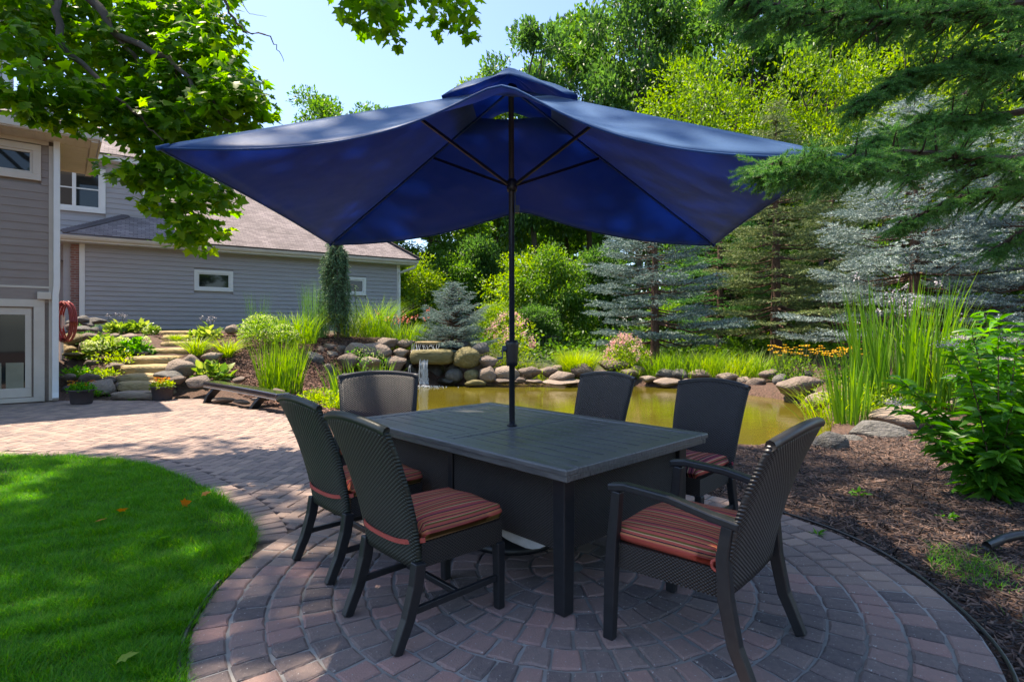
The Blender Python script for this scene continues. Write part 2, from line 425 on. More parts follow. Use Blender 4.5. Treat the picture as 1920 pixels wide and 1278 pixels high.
# pond water
m, n, l, b = nmat('pond_water')
tc = n.new("ShaderNodeTexCoord"); mp = n.new("ShaderNodeMapping"); mp.inputs["Scale"].default_value = (1, 2.2, 1); l.new(tc.outputs["Object"], mp.inputs[0])
t = n.new("ShaderNodeTexNoise"); t.inputs["Scale"].default_value = 5.5; t.inputs["Detail"].default_value = 4; l.new(mp.outputs[0], t.inputs[0])
bp = n.new("ShaderNodeBump"); bp.inputs["Strength"].default_value = 0.16; bp.inputs["Distance"].default_value = 0.02; l.new(t.outputs[0], bp.inputs["Height"]); l.new(bp.outputs[0], b.inputs["Normal"])
t3 = n.new("ShaderNodeTexNoise"); t3.inputs["Scale"].default_value = 0.5; l.new(tc.outputs["Object"], t3.inputs[0])
r = ramp(n, [(0.35, (0.075, 0.062, 0.006)), (0.7, (0.12, 0.1, 0.012))]); l.new(t3.outputs[0], r.inputs[0]); l.new(r.outputs[0], b.inputs["Base Color"])
b.inputs["Roughness"].default_value = 0.04; b.inputs["IOR"].default_value = 1.4; b.inputs["Specular IOR Level"].default_value = 0.6
M['water'] = m
m, n, l, b = nmat('falling_water')
b.inputs["Base Color"].default_value = (0.75, 0.8, 0.84, 1); b.inputs["Roughness"].default_value = 0.2; b.inputs["Transmission Weight"].default_value = 0.45; b.inputs["IOR"].default_value = 1.2
M['fall'] = m

def m_brick(name, c1, c2, mortar, scale, bw, rh, msize=0.02, bump=0.6, uv=True, rough=0.9):
    m, n, l, b = nmat(name)
    tc = n.new("ShaderNodeTexCoord")
    t = n.new("ShaderNodeTexBrick"); t.inputs["Scale"].default_value = scale
    t.inputs["Color1"].default_value = (*c1, 1); t.inputs["Color2"].default_value = (*c2, 1); t.inputs["Mortar"].default_value = (*mortar, 1)
    t.inputs["Mortar Size"].default_value = msize; t.inputs["Brick Width"].default_value = bw; t.inputs["Row Height"].default_value = rh
    l.new(tc.outputs["UV" if uv else "Object"], t.inputs["Vector"])
    nz = n.new("ShaderNodeTexNoise"); nz.inputs["Scale"].default_value = 1.3; nz.inputs["Detail"].default_value = 8; l.new(tc.outputs["Object"], nz.inputs[0])
    rr = ramp(n, [(0.3, (0.75,) * 3), (0.7, (1.2,) * 3)]); l.new(nz.outputs[0], rr.inputs[0])
    mu = n.new("ShaderNodeMix"); mu.data_type = 'RGBA'; mu.blend_type = 'MULTIPLY'; mu.inputs[0].default_value = 1
    l.new(t.outputs["Color"], mu.inputs[6]); l.new(rr.outputs[0], mu.inputs[7]); l.new(mu.outputs[2], b.inputs["Base Color"])
    bp = n.new("ShaderNodeBump"); bp.inputs["Strength"].default_value = bump; bp.inputs["Distance"].default_value = 0.015; bp.invert = True
    l.new(t.outputs["Fac"], bp.inputs["Height"]); l.new(bp.outputs[0], b.inputs["Normal"])
    b.inputs["Roughness"].default_value = rough
    return m
M['shingle'] = m_brick('shingle', (0.16, 0.13, 0.13), (0.27, 0.225, 0.22), (0.1, 0.085, 0.09), 1.0, 0.22, 0.105, 0.008)
M['brick'] = m_brick('red_brick', (0.2, 0.075, 0.06), (0.3, 0.13, 0.1), (0.3, 0.26, 0.24), 1.0, 0.21, 0.075, 0.01)

# ------------------------------------------------------------------ terrain
POND = np.array([(-3.0, 12.4), (-2.9, 14.2), (-1.8, 14.9), (-0.4, 15.2), (1.5, 15.3), (3.9, 14.5), (5.5, 12.6), (5.8, 10.8), (5.0, 8.9), (4.1, 7.6), (2.6, 7.0), (1.0, 7.2), (-0.6, 7.8), (-1.8, 8.8), (-2.7, 10.5)])
WZ = -0.12
CP = np.array([
 (-9.5, 10.2, -.05), (-8, 10.6, -.05), (-6.2, 10.9, -.02), (-5, 9.6, -.02), (-3.5, 8.6, -.02), (-2.7, 7, -.02), (-6, 7, -.05), (-3, 4, -.05), (0, 4, -.05), (0, 1, -.05), (-6, 3, -.05), (2.5, 3, 0), (3.5, 4, .02), (5, 5.5, .05), (4.5, 7.2, .05), (2, 6.2, .02), (0, 6.5, 0), (-9, 3, -.05), (-14, 4, -.05), (6, 2, .02), (10, 3, .05), (0, -4, -.05), (-10, -4, -.05), (10, -4, .0), (-12, 9, -.05),
 (-7.6, 11.2, .1), (-8.2, 12, .5), (-8.4, 13, .8), (-8.8, 14, 1.02), (-9.2, 15.2, 1.27), (-6.9, 11.6, .12), (-6.6, 12.4, .5), (-6.8, 13.4, .95), (-7.2, 15, 1.2), (-5.6, 11.6, .2), (-5.4, 12.6, .42), (-5.8, 14, 1.05), (-5.6, 16, 1.28),
 (-9.6, 11.8, .35), (-9.8, 12.6, .75), (-10.5, 13.8, 1.1), (-11, 16, 1.35), (-4.4, 11, .05), (-4.4, 12.6, .05), (-4.4, 13.9, .12), (-4.9, 14.0, .45), (-4.6, 15.6, 1.15), (-3.6, 13.9, -.1), (-3.5, 12.8, -.1), (-3.4, 14.9, .0), (-2.7, 14.9, -.05), (-4.4, 14.5, .15), (-1.9, 15.15, -.05), (-.9, 15.4, .0), (-3.4, 15.9, .95), (-4.4, 15.2, .85), (-3.8, 17, 1.2), (-3.6, 11.4, .05), (-3.3, 10, 0), (-2.6, 16.0, .95), (-1.6, 16.4, .92), (-.6, 16.4, .5), (-1, 18, .85), (.5, 16, .12), (1.5, 16.2, .1), (.8, 18.5, .4), (2.6, 15.7, .12), (4.4, 15.2, .12), (4, 18, .4), (6.4, 13.2, .15), (7.5, 15, .3), (6.8, 11, .12), (6.2, 9, .1), (8.5, 9, .15), (9, 12, .3), (12, 10, .3), (14, 14, .5), (10, 18, .5), (0, 22, .7), (6, 24, .75), (14, 22, .8), (-2, 28, 1), (-9, 17.5, 1.4), (-7, 19, 1.4), (-4, 22, 1.2), (-14, 18, 1.4), (-16, 14, 1.2), (-14, 11, .5), (0, 40, 1.3), (20, 40, 1.4), (-20, 40, 1.4), (40, 30, 1.2), (-40, 30, 1.2), (40, 5, .3), (-40, 5, .3), (0, 90, 1.6), (80, 80, 1.5), (-80, 80, 1.5), (80, -20, 0), (-80, -20, 0), (0, -20, 0)])
def _phi(r): return r
_d = np.linalg.norm(CP[:, None, :2] - CP[None, :, :2], axis=2)
_A = np.zeros((len(CP) + 3,) * 2); _n = len(CP)
_A[:_n, :_n] = _phi(_d) - np.eye(_n) * 0.03
_A[:_n, _n] = 1; _A[:_n, _n + 1:] = CP[:, :2]; _A[_n, :_n] = 1; _A[_n + 1:, :_n] = CP[:, :2].T
_W = np.linalg.solve(_A, np.concatenate([CP[:, 2], np.zeros(3)]))

def inside(P, poly):
    P = np.atleast_2d(P); x, y = P[:, 0], P[:, 1]; r = np.zeros(len(P), bool); n = len(poly)
    for i in range(n):
        x1, y1 = poly[i]; x2, y2 = poly[(i + 1) % n]
        c = ((y1 > y) != (y2 > y)) & (x < (x2 - x1) * (y - y1) / (y2 - y1 + 1e-12) + x1)
        r ^= c
    return r
def edge_dist(P, poly):
    P = np.atleast_2d(P); d = np.full(len(P), 1e9); n = len(poly)
    for i in range(n):
        a = np.array(poly[i]); e = np.array(poly[(i + 1) % n]) - a
        t = np.clip(((P - a) @ e) / (e @ e), 0, 1)
        d = np.minimum(d, np.linalg.norm(P - (a + t[:, None] * e), axis=1))
    return d
def smooth_poly(poly, it=2):
    p = np.array(poly, float)
    for _ in range(it):
        q = np.roll(p, -1, 0)
        p = np.stack([p * .75 + q * .25, p * .25 + q * .75], 1).reshape(-1, 2)
    return p
PONDS = smooth_poly(POND)
def gz(P):
    P = np.atleast_2d(np.asarray(P, float))[:, :2]
    out = np.empty(len(P))
    for s in range(0, len(P), 20000):
        q = P[s:s + 20000]
        d = np.linalg.norm(q[:, None, :] - CP[None, :, :2], axis=2)
        z = _phi(d) @ _W[:_n] + _W[_n] + q @ _W[_n + 1:]
        ins = inside(q, PONDS); e = edge_dist(q, PONDS)
        sgn = np.where(ins, -e, e)
        k = np.clip((0.25 - sgn) / 0.7, 0, 1)
        z = z * (1 - k) + (-0.75) * k
        out[s:s + 20000] = z
    return out
def g1(x, y): return float(gz([(x, y)])[0])

xs = np.unique(np.concatenate([np.linspace(-90, -16, 22), np.linspace(-16, 14, 151), np.linspace(14, 90, 22)]))
ys = np.unique(np.concatenate([np.linspace(-20, 0, 9), np.linspace(0, 24, 121), np.linspace(24, 110, 30)]))
X, Yg = np.meshgrid(xs, ys)
P = np.stack([X.ravel(), Yg.ravel()], 1)
Z = gz(P) - 0.05
Z += (rng.random(len(Z)) - .5) * 0.03
nx, ny = len(xs), len(ys)
ii = (np.arange(ny - 1)[:, None] * nx + np.arange(nx - 1)[None, :]).ravel()
F = np.stack([ii, ii + 1, ii + 1 + nx, ii + nx], 1)
m, n, l, b = nmat('garden_ground')
tc = n.new("ShaderNodeTexCoord"); t = n.new("ShaderNodeTexNoise"); t.inputs["Scale"].default_value = 24; t.inputs["Detail"].default_value = 8; l.new(tc.outputs["Object"], t.inputs[0])
r = ramp(n, [(0.3, (0.035, 0.02, 0.014)), (0.55, (0.1, 0.055, 0.038)), (0.75, (0.15, 0.085, 0.06))]); l.new(t.outputs[0], r.inputs[0])
t2 = n.new("ShaderNodeTexNoise"); t2.inputs["Scale"].default_value = 3; t2.inputs["Detail"].default_value = 8; l.new(tc.outputs["Object"], t2.inputs[0])
r2 = ramp(n, [(0.3, (0.015, 0.03, 0.008)), (0.7, (0.05, 0.085, 0.02))]); l.new(t2.outputs[0], r2.inputs[0])
sp = n.new("ShaderNodeSeparateXYZ"); l.new(tc.outputs["Object"], sp.inputs[0])
mr = n.new("ShaderNodeMapRange"); mr.inputs[1].default_value = 16; mr.inputs[2].default_value = 18; l.new(sp.outputs[1], mr.inputs[0])
mxx = n.new("ShaderNodeMix"); mxx.data_type = 'RGBA'; l.new(mr.outputs[0], mxx.inputs[0]); l.new(r.outputs[0], mxx.inputs[6]); l.new(r2.outputs[0], mxx.inputs[7])
l.new(mxx.outputs[2], b.inputs["Base Color"]); b.inputs["Roughness"].default_value = 0.95
bp = n.new("ShaderNodeBump"); bp.inputs["Distance"].default_value = 0.04; l.new(t.outputs[0], bp.inputs["Height"]); l.new(bp.outputs[0], b.inputs["Normal"])
ground = tag(obj("ground", big("ground", np.column_stack([P, Z]), F, m, True)), kind='structure')
ground["label"] = "brown mulched garden ground sloping up towards the garage and the woods"

def sheet(name, poly, z, mat, label):
    me = bpy.data.meshes.new(name)
    me.from_pydata([(x, y, z) for x, y in poly], [], [tuple(range(len(poly)))])
    me.update(); set_mats(me, mat)
    o = tag(obj(name, me), label, kind='structure')
    return o

pw = np.stack([PONDS[:, 0], PONDS[:, 1]], 1)
cen = pw.mean(0)
pond = sheet("pond", [tuple(cen + (p - cen) * 1.03) for p in pw], WZ, M['water'], "olive green pond water behind the table")

# ------------------------------------------------------------------ patio
CX, CY, CR = 0.335, 3.25, 1.93
patio_poly = [(-16, 10.0), (-9.9, 10.35), (-8.7, 10.9), (-7.2, 10.95), (-6.28, 11.2), (-5.4, 10.25), (-3.85, 9.14), (-3.24, 8.34), (-2.97, 7.47), (-2.34, 6.6), (-1.2, 5.9), (0.4, 5.6), (0.9, 5.1), (CX, CY), (-1.62, 3.35), (-1.68, 3.66), (-1.78, 3.86), (-2.08, 4.26), (-2.55, 4.75), (-3.24, 5.37), (-4.0, 5.88), (-4.7, 6.05), (-5.64, 6.13), (-8, 6.3), (-16, 6.3)]
pp = patio_poly[:13] + patio_poly[14:]
# one sheet of joint sand: paved walk plus the round terrace
patio = sheet("patio", pp, -0.022, M['joint_dark'], "brick paved terrace and walk of the garden")
disc = MB()
disc.add([(CX + CR * 1.0 * math.cos(a), CY + CR * 1.0 * math.sin(a), -0.0095) for a in np.linspace(0, 2 * math.pi, 65)[:-1]], [tuple(range(64))])
disc.build("joint_bed", M['joint'], patio)

def paver_mesh(name, outline, h=0.05, bev=0.006):
    """outline: convex 2-D polygon; a block with a worn rounded arris"""
    n = len(outline); o = np.array(outline); c = o.mean(0)
    d = (c - o); d /= np.linalg.norm(d, axis=1)[:, None]
    vs = [(x, y, -h) for x, y in o] + [(x, y, -bev) for x, y in o] + [(x, y, 0) for x, y in o + d * bev * 1.7]
    fs = [tuple(range(2 * n, 3 * n))] + [(k * n + i, k * n + (i + 1) % n, (k + 1) * n + (i + 1) % n, (k + 1) * n + i) for k in (0, 1) for i in range(n)]
    return vs, fs

rings = []
NR, r0 = 12, 0.075
w = (CR - r0) / NR
for k in range(NR):
    ri, ro = r0 + k * w, r0 + (k + 1) * w
    cnt = max(6, int(round(2 * math.pi * (ri + ro) / 2 / (0.112 + 0.01 * (k % 3)))))
    rings.append((ri, ro, cnt))
near, far = [], []
for k, (ri, ro, cnt) in enumerate(rings):
    off = rng.random() * 6.28
    for j in range(cnt):
        a = off + 2 * math.pi * j / cnt
        rc = (ri + ro) / 2
        x, y = CX + rc * math.cos(a), CY + rc * math.sin(a)
        near.append((x * x + y * y, k, a, cnt))
near = [q for q in near if CY + (rings[q[1]][0]) * math.sin(q[2]) > 1.75]
near.sort()
rmesh = {}
farmb = MB()
for idx, (dd, k, a, cnt) in enumerate(near):
    ri, ro, _ = rings[k]
    rc = (ri + ro) / 2; ha = math.pi / cnt; g = 0.006 + 0.003 * rng.random()
    if idx < 300:
        key = (k, int(rng.integers(3)))
        if key not in rmesh:
            rr_ = np.random.default_rng(k * 7 + key[1])
            def pt(r, t, j=0.004):
                return (r * math.cos(t) - rc + rr_.normal() * j, r * math.sin(t) + rr_.normal() * j)
            ga = g / rc
            ol = [pt(ri + g, -ha + ga), pt(rc, -ha + ga * .8), pt(ro - g, -ha + ga), pt(ro - g * .6, 0), pt(ro - g, ha - ga), pt(rc, ha - ga * .8), pt(ri + g, ha - ga), pt(ri + g * .8, 0)]
            mb = MB(); mb.add(*paver_mesh('p', ol)); rmesh[key] = mb.mesh("paver", M['paver'])
        o = obj("paver", rmesh[key], patio, (CX + rc * math.cos(a), CY + rc * math.sin(a), 0.004 * (rng.random() - .6)), (rng.normal() * .012, rng.normal() * .012, a + rng.normal() * .012))
    else:
        ga = g / rc
        def pt2(r, t): return (CX + r * math.cos(a + t) + rng.normal() * .003, CY + r * math.sin(a + t) + rng.normal() * .003)
        ol = [pt2(ri + g, -ha + ga), pt2(ro - g, -ha + ga), pt2(ro - g * .6, 0), pt2(ro - g, ha - ga), pt2(ri + g, ha - ga)]
        vs, fs = paver_mesh('p', ol); dz = 0.004 * (rng.random() - .6)
        farmb.add([(x, y, z + dz) for x, y, z in vs], fs)
o = farmb.build("round_paving", M['paver_far'], patio); tag(o, kind='stuff')

# straight walk: herringbone blocks, soldier course along the lawn
lawn_edge = [(-5.64, 6.13), (-4.7, 6.05), (-4.0, 5.88), (-3.24, 5.37), (-2.55, 4.75), (-2.08, 4.26), (-1.78, 3.86), (-1.68, 3.66), (-1.61, 3.4)]
def resample(pts, step):
    pts = np.array(pts, float)
    for _ in range(2):
        q = [pts[0]]
        for i in range(len(pts) - 1):
            q += [pts[i] * .75 + pts[i + 1] * .25, pts[i] * .25 + pts[i + 1] * .75]
        pts = np.array(q + [pts[-1]])
    s = np.concatenate([[0], np.cumsum(np.linalg.norm(np.diff(pts, axis=0), axis=1))])
    t = np.arange(0, s[-1], step)
    return np.stack([np.interp(t, s, pts[:, i]) for i in (0, 1)], 1)
le = resample([(-9, 6.25)] + lawn_edge, 0.105)
walk = MB()
def put(mb, cx, cy, ang, L, W, z=0.0):
    c, s = math.cos(ang), math.sin(ang)
    ol = []
    for a, b_ in ((-1, -1), (1, -1), (1, 1), (-1, 1)):
        x, y = a * L / 2 + rng.normal() * .0015, b_ * W / 2 + rng.normal() * .0015
        ol.append((cx + x * c - y * s, cy + x * s + y * c))
    vs, fs = paver_mesh('p', ol)
    dz = z + 0.003 * (rng.random() - .7); tx, ty = rng.normal() * .012, rng.normal() * .012
    mb.add([(x, y, q + dz + (x - cx) * tx + (y - cy) * ty) for x, y, q in vs], fs)
for i in range(len(le) - 1):
    t = le[i + 1] - le[i]; t /= np.linalg.norm(t); nrm = np.array([-t[1], t[0]])
    c = (le[i] + le[i + 1]) / 2 + nrm * 0.1
    if np.hypot(c[0] - CX, c[1] - CY) > CR + .02:
        put(walk, c[0], c[1], math.atan2(nrm[1], nrm[0]), 0.195, 0.098)
ANG = R(-9); u = 0.1
ca, sa = math.cos(ANG), math.sin(ANG)
cells = []
for i in range(-140, 60):
    for j in range(-10, 150):
        k = (i - j) % 4
        if k == 0: cells.append((i + 1, j + .5, 0))
        elif k == 3: cells.append((i + .5, j + 1, 1))
cells = np.array(cells)
wx = cells[:, 0] * u * ca - cells[:, 1] * u * sa; wy = cells[:, 0] * u * sa + cells[:, 1] * u * ca
Pw = np.stack([wx, wy], 1)
ok = inside(Pw, np.array(pp)) & (np.hypot(wx - CX, wy - CY) > CR + .06) & (edge_dist(Pw, np.array([(-9, 6.25)] + lawn_edge + [(-20, -20)])) > .25) & (wx / wy > -1.02)
for (x, y), v in zip(Pw[ok], cells[ok, 2]):
    put(walk, x, y, ANG + (math.pi / 2 if v else 0), 0.195, 0.095)
LEC = np.array([(-9, 6.25)] + lawn_edge + [(-20, -20)])
hx = np.where(cells[:, 2] == 0, .05, 0); hy = np.where(cells[:, 2] == 0, 0, .05)
for sgn in (-1, 1):      # cut blocks fill the gaps along the borders
    ox = sgn * (hx * ca - hy * sa); oy = sgn * (hx * sa + hy * ca); Ph = Pw + np.stack([ox, oy], 1)
    okh = ~ok & inside(Ph, np.array(pp)) & (np.hypot(Ph[:, 0] - CX, Ph[:, 1] - CY) > CR + .035) & (edge_dist(Ph, LEC) > .205) & (Ph[:, 0] / Ph[:, 1] > -1.02)
    for x, y in Ph[okh]: put(walk, x, y, ANG, .094, .094, -.004)
tag(walk.build("walk_paving", M['paver_far'], patio), kind='stuff')

# black plastic edging round the terrace
eb = MB()
aa = np.linspace(R(-38), R(40), 40)
eb.tube([(CX + (CR + .02 + .01 * math.sin(9 * a)) * math.cos(a), CY + (CR + .02 + .01 * math.sin(9 * a)) * math.sin(a), 0.003 + .004 * math.sin(5 * a)) for a in aa], 0.009, 8)
tag(eb.build("garden_edging", M['black_metal'], smooth=True), "black plastic edging strip curving between round terrace and mulch", "edging")
eb = MB()
eb.tube([(CX + (CR + .02 + .008 * math.sin(9 * a)) * math.cos(a), CY + (CR + .02) * math.sin(a), 0.0) for a in np.linspace(R(186), R(222), 16)], 0.012, 8)
tag(eb.build("garden_edging", M['black_metal'], smooth=True), "short dark edging strip between lawn and round terrace", "edging")
eb = MB(); p0 = [gpx(u_, v_) for u_, v_ in ((1850, 1032), (1880, 1024), (1905, 1018), (1960, 1012), (2050, 1010))]
eb.tube([(p.x, p.y, .03 + .02 * (i > 0)) for i, p in enumerate(p0)], 0.028, 10)
tag(eb.build("drain_pipe", M['black_metal'], smooth=True), "thick black hose lying across the mulch at right edge", "hose")
# ------------------------------------------------------------------ leaf, blade and needle makers (numpy)
def unit(a): return a / (np.linalg.norm(a, axis=1)[:, None] + 1e-9)
def frames(D, r, up=None):
    D = unit(D)
    N = r.normal(size=D.shape) if up is None else np.tile(np.array(up, float), (len(D), 1)) + r.normal(size=D.shape) * .45
    Xv = unit(np.cross(D, N)); Nv = np.cross(Xv, D)
    return Xv, D, Nv
LEAF = np.array([(0, 0, 0), (-.5, .5, .12), (0, 1, -.05), (.5, .5, .12)])
LEAFF = np.array([(0, 2, 1), (0, 3, 2)])
_mo = [(0, 0), (.12, .05), (.5, .0), (.36, .22), (.62, .5), (.3, .52), (.26, .66), (0, 1.0), (-.26, .66), (-.3, .52), (-.62, .5), (-.36, .22), (-.5, .0), (-.12, .05)]
MAPLE = np.array([(0, .38, .03)] + [(x, y, -.10 * abs(x) - .06 * y * y) for x, y in _mo])
MAPLEF = np.array([(0, i, i % 14 + 1) for i in range(1, 15)])
OVAL = np.array([(0, 0, 0), (-.38, .3, .09), (-.34, .62, .08), (0, 1, -.12), (.34, .62, .08), (.38, .3, .09), (0, .45, 0)])
OVALF = np.array([(6, 0, 5), (6, 5, 4), (6, 4, 3), (6, 3, 2), (6, 2, 1), (6, 1, 0)])
def scatter(Pn, D, size, r, shape=LEAF, F=LEAFF, asp=0.6, up=None):
    """one leaf at each point: axis D, length size"""
    n = len(Pn); Xv, Dv, Nv = frames(D, r, up)
    size = np.broadcast_to(size, (n,))[:, None, None]
    V = Pn[:, None, :] + size * (shape[None, :, 0, None] * asp * Xv[:, None, :] + shape[None, :, 1, None] * Dv[:, None, :] + shape[None, :, 2, None] * Nv[:, None, :])
    k = len(shape)
    Fa = (F[None] + (np.arange(n) * k)[:, None, None]).reshape(-1, 3)
    return V.reshape(-1, 3), Fa
def merge(parts):
    Vs, Fs, b = [], [], 0
    for V, F in parts:
        Vs.append(V); Fs.append(F + b); b += len(V)
    return np.concatenate(Vs), np.concatenate(Fs)
def blades(base, h, wid, lean, r, seg=4, droop=0.5, az=None):
    """tapering curved grass blades from base points"""
    n = len(base); h = np.broadcast_to(h, (n,)); wid = np.broadcast_to(wid, (n,)); lean = np.broadcast_to(lean, (n,))
    az = r.random(n) * 2 * math.pi if az is None else az
    dirv = np.stack([np.cos(az), np.sin(az), np.zeros(n)], 1)
    tw = az + math.pi / 2 + r.normal(size=n) * .5
    side = np.stack([np.cos(tw), np.sin(tw), np.zeros(n)], 1)
    V = np.empty((n, 2 * seg + 1, 3)); dr = droop * (0.4 + r.random(n))
    for i in range(seg + 1):
        t = i / seg
        out = (lean * t + dr * lean * t ** 3)[:, None] * h[:, None] * dirv
        up = h * (t - 0.35 * dr * lean * t ** 3)
        p = base + out; p = p + np.stack([np.zeros(n), np.zeros(n), up], 1)
        wv = (wid * (1 - t ** 2.2) * (0.75 + .5 * t * (1 - t)))[:, None] * side * .5
        if i < seg:
            V[:, 2 * i] = p - wv; V[:, 2 * i + 1] = p + wv
        else:
            V[:, 2 * seg] = p
    fs = []
    for i in range(seg - 1):
        fs += [(2 * i, 2 * i + 1, 2 * i + 3), (2 * i, 2 * i + 3, 2 * i + 2)]
    fs.append((2 * seg - 2, 2 * seg - 1, 2 * seg))
    F = (np.array(fs)[None] + (np.arange(n) * (2 * seg + 1))[:, None, None]).reshape(-1, 3)
    return V.reshape(-1, 3), F
def in_disc(n, rad, r):
    a = r.random(n) * 2 * math.pi; q = np.sqrt(r.random(n)) * rad
    return np.stack([q * np.cos(a), q * np.sin(a), np.zeros(n)], 1)
def sphere_dirs(n, r): return unit(r.normal(size=(n, 3)))

# ------------------------------------------------------------------ lawn
lawn_poly = [(-16, 6.3), (-8, 6.3)] + [tuple(p) for p in le[4:]] + [(CX + CR * 1.005 * math.cos(a), CY + CR * 1.005 * math.sin(a)) for a in np.linspace(R(176), R(250), 20)] + [(-.3, 0.5), (-.3, -3), (-16, -3)]
lawn = sheet("lawn", lawn_poly, -0.012, M['soil'], "short green lawn left of the terrace")
LP = np.array(lawn_poly)
r = np.random.default_rng(3)
Q = []
tot = 0
while tot < 150000:
    q = np.stack([r.uniform(-7.5, -.9, 200000), r.uniform(1.75, 6.3, 200000)], 1)
    q = q[(q[:, 0] / q[:, 1] > -.97) & (q[:, 0] / q[:, 1] < -.3)]
    q = q[r.random(len(q)) < np.clip((2.6 / q[:, 1]) ** 1.5, 0, 1)]
    q = q[inside(q, LP)]
    th = np.sin(q[:, 0] * 3.1 + 1) * np.sin(q[:, 1] * 2.7) + np.sin(q[:, 0] * 7 + q[:, 1] * 5) * .5
    q = q[r.random(len(q)) < np.clip(.85 + .3 * th, .35, 1)]
    Q.append(q); tot += len(q)
q = np.concatenate(Q)[:150000]
ed = edge_dist(q, le)
q += r.normal(size=q.shape) * .012
tuft = .8 + .35 * np.sin(q[:, 0] * 11 + 3 * np.sin(q[:, 1] * 6)) * np.sin(q[:, 1] * 13)
hh = (0.03 + 0.042 * r.random(len(q))) * tuft * (1 + .5 * (ed < .1) * r.random(len(q)))
V, F = blades(np.column_stack([q, np.full(len(q), -.012)]), hh, 0.0028 + .0022 * r.random(len(q)), .25 + .75 * r.random(len(q)), r, 2, .5)
g = obj("grass_blades", big("grass_blades", V, F, M['grass']), lawn); tag(g, kind='stuff')
# thin grass by the right edge of the terrace
q = np.stack([r.uniform(1.9, 4.2, 70000), r.uniform(1.8, 4.3, 70000)], 1)
dn = np.sin(q[:, 0] * 5.3 + 1) * np.sin(q[:, 1] * 6.1) + .5 * np.sin(q[:, 0] * 13) * np.sin(q[:, 1] * 11)
q = q[(np.hypot(q[:, 0] - CX, q[:, 1] - CY) > CR + .06) & (q[:, 1] < 3.6 - .1 * (q[:, 0] - 2.2)) & (dn > r.random(len(q)) * 1.6 - .55) & (r.random(len(q)) < .5) & (q[:, 0] / q[:, 1] > .75) & (q[:, 0] > 2.38)]
zz = np.full(len(q), .0)
V, F = blades(np.column_stack([q, zz]), .022 + .04 * r.random(len(q)), .0035, .4 + .8 * r.random(len(q)), r, 3, .6)
tag(obj("grass_patch", big("grass_patch", V, F, M['grass'])), "sparse grass and moss beside the mulch bed at right", "grass", kind='stuff')

# fallen leaves on the lawn
fl = [(340, 955, 'orange', "orange brown fallen leaf on the lawn, nearest the paving"), (220, 968, 'orange', "pale orange fallen leaf curled in the middle of the lawn"), (180, 988, 'orange', "orange fallen leaf nearest the left side of the lawn"), (297, 1022, 'joe', "single bright green fallen leaf on the lawn"), (222, 1254, 'lime', "pale lime fallen leaf at the bottom of the lawn"), (378, 936, 'orange', "small rust coloured fallen leaf by the paving border"), (450, 1048, 'lime', "whitish green fallen leaf on the terrace rim")]
for u_, v_, mm, lab in fl:
    p = gpx(u_, v_)
    V, F = scatter(np.array([(0, 0, 0.0)]), np.array([(1, .3, .25)]), .075, r, MAPLE, MAPLEF, .9, (0, 0, 1))
    tag(obj("fallen_leaf", big("fallen_leaf", V, F, M[mm]), loc=(p.x, p.y, .045 if u_ < 440 else .012)), lab, "leaf", "fallen leaves")

# ------------------------------------------------------------------ mulch chips (countless)
BOXV = np.array([(x, y, z) for z in (-.5, .5) for y in (-.5, .5) for x in (-.5, .5)])
BOXF = np.array([(4, 5, 7), (4, 7, 6), (0, 1, 5), (0, 5, 4), (2, 6, 7), (2, 7, 3), (0, 4, 6), (0, 6, 2), (1, 3, 7), (1, 7, 5)])
def chips(Q, L, W, T, r, lift=.008):
    n = len(Q); z = gz(Q) if False else Q[:, 2]
    D = np.stack([r.normal(size=n), r.normal(size=n), r.normal(size=n) * .28], 1)
    Xv, Dv, Nv = frames(D, r, (0, 0, 1))
    s = np.stack([W * (.5 + r.random(n)), L * (.35 + 1.1 * r.random(n)), T * (.5 + r.random(n))], 1)
    taper = np.where(BOXV[:, 1] > 0, .6, 1.0)
    V = (Q + np.array([0, 0, lift]))[:, None, :] + BOXV[None, :, 0, None] * taper[None, :, None] * (s[:, None, 0:1] * Xv[:, None]) + BOXV[None, :, 1, None] * (s[:, None, 1:2] * Dv[:, None]) + BOXV[None, :, 2, None] * (s[:, None, 2:3] * Nv[:, None])
    F = (BOXF[None] + (np.arange(n) * 8)[:, None, None]).reshape(-1, 3)
    return V.reshape(-1, 3), F
mulch_r = [(CX + CR * math.cos(a) * 1.0, CY + CR * math.sin(a) * 1.0) for a in np.linspace(R(-30), R(75), 24)] + [(.9, 5.2), (.5, 5.75), (-1.2, 6.0), (-2.3, 6.7), (-2.9, 7.5), (-3.0, 8.3), (-2.3, 8.6), (-.6, 7.5), (1.2, 6.8), (2.8, 6.6), (4.2, 7.3), (6.5, 7.5), (7.5, 6.5), (6.0, 4.2), (4.2, 3.2), (3.2, 2.2), (2.6, 1.6)]
MR = np.array(mulch_r)
q = np.stack([r.uniform(-3.2, 7.5, 120000), r.uniform(1.6, 8.8, 120000)], 1)
q = q[inside(q, MR) & (np.abs(q[:, 0] / q[:, 1]) < 1.0)]
q = q[r.random(len(q)) < np.clip((3.4 / q[:, 1]) ** 1.3, 0, 1)][:24000]
mz = gz(q)
Q3 = np.column_stack([q, mz])
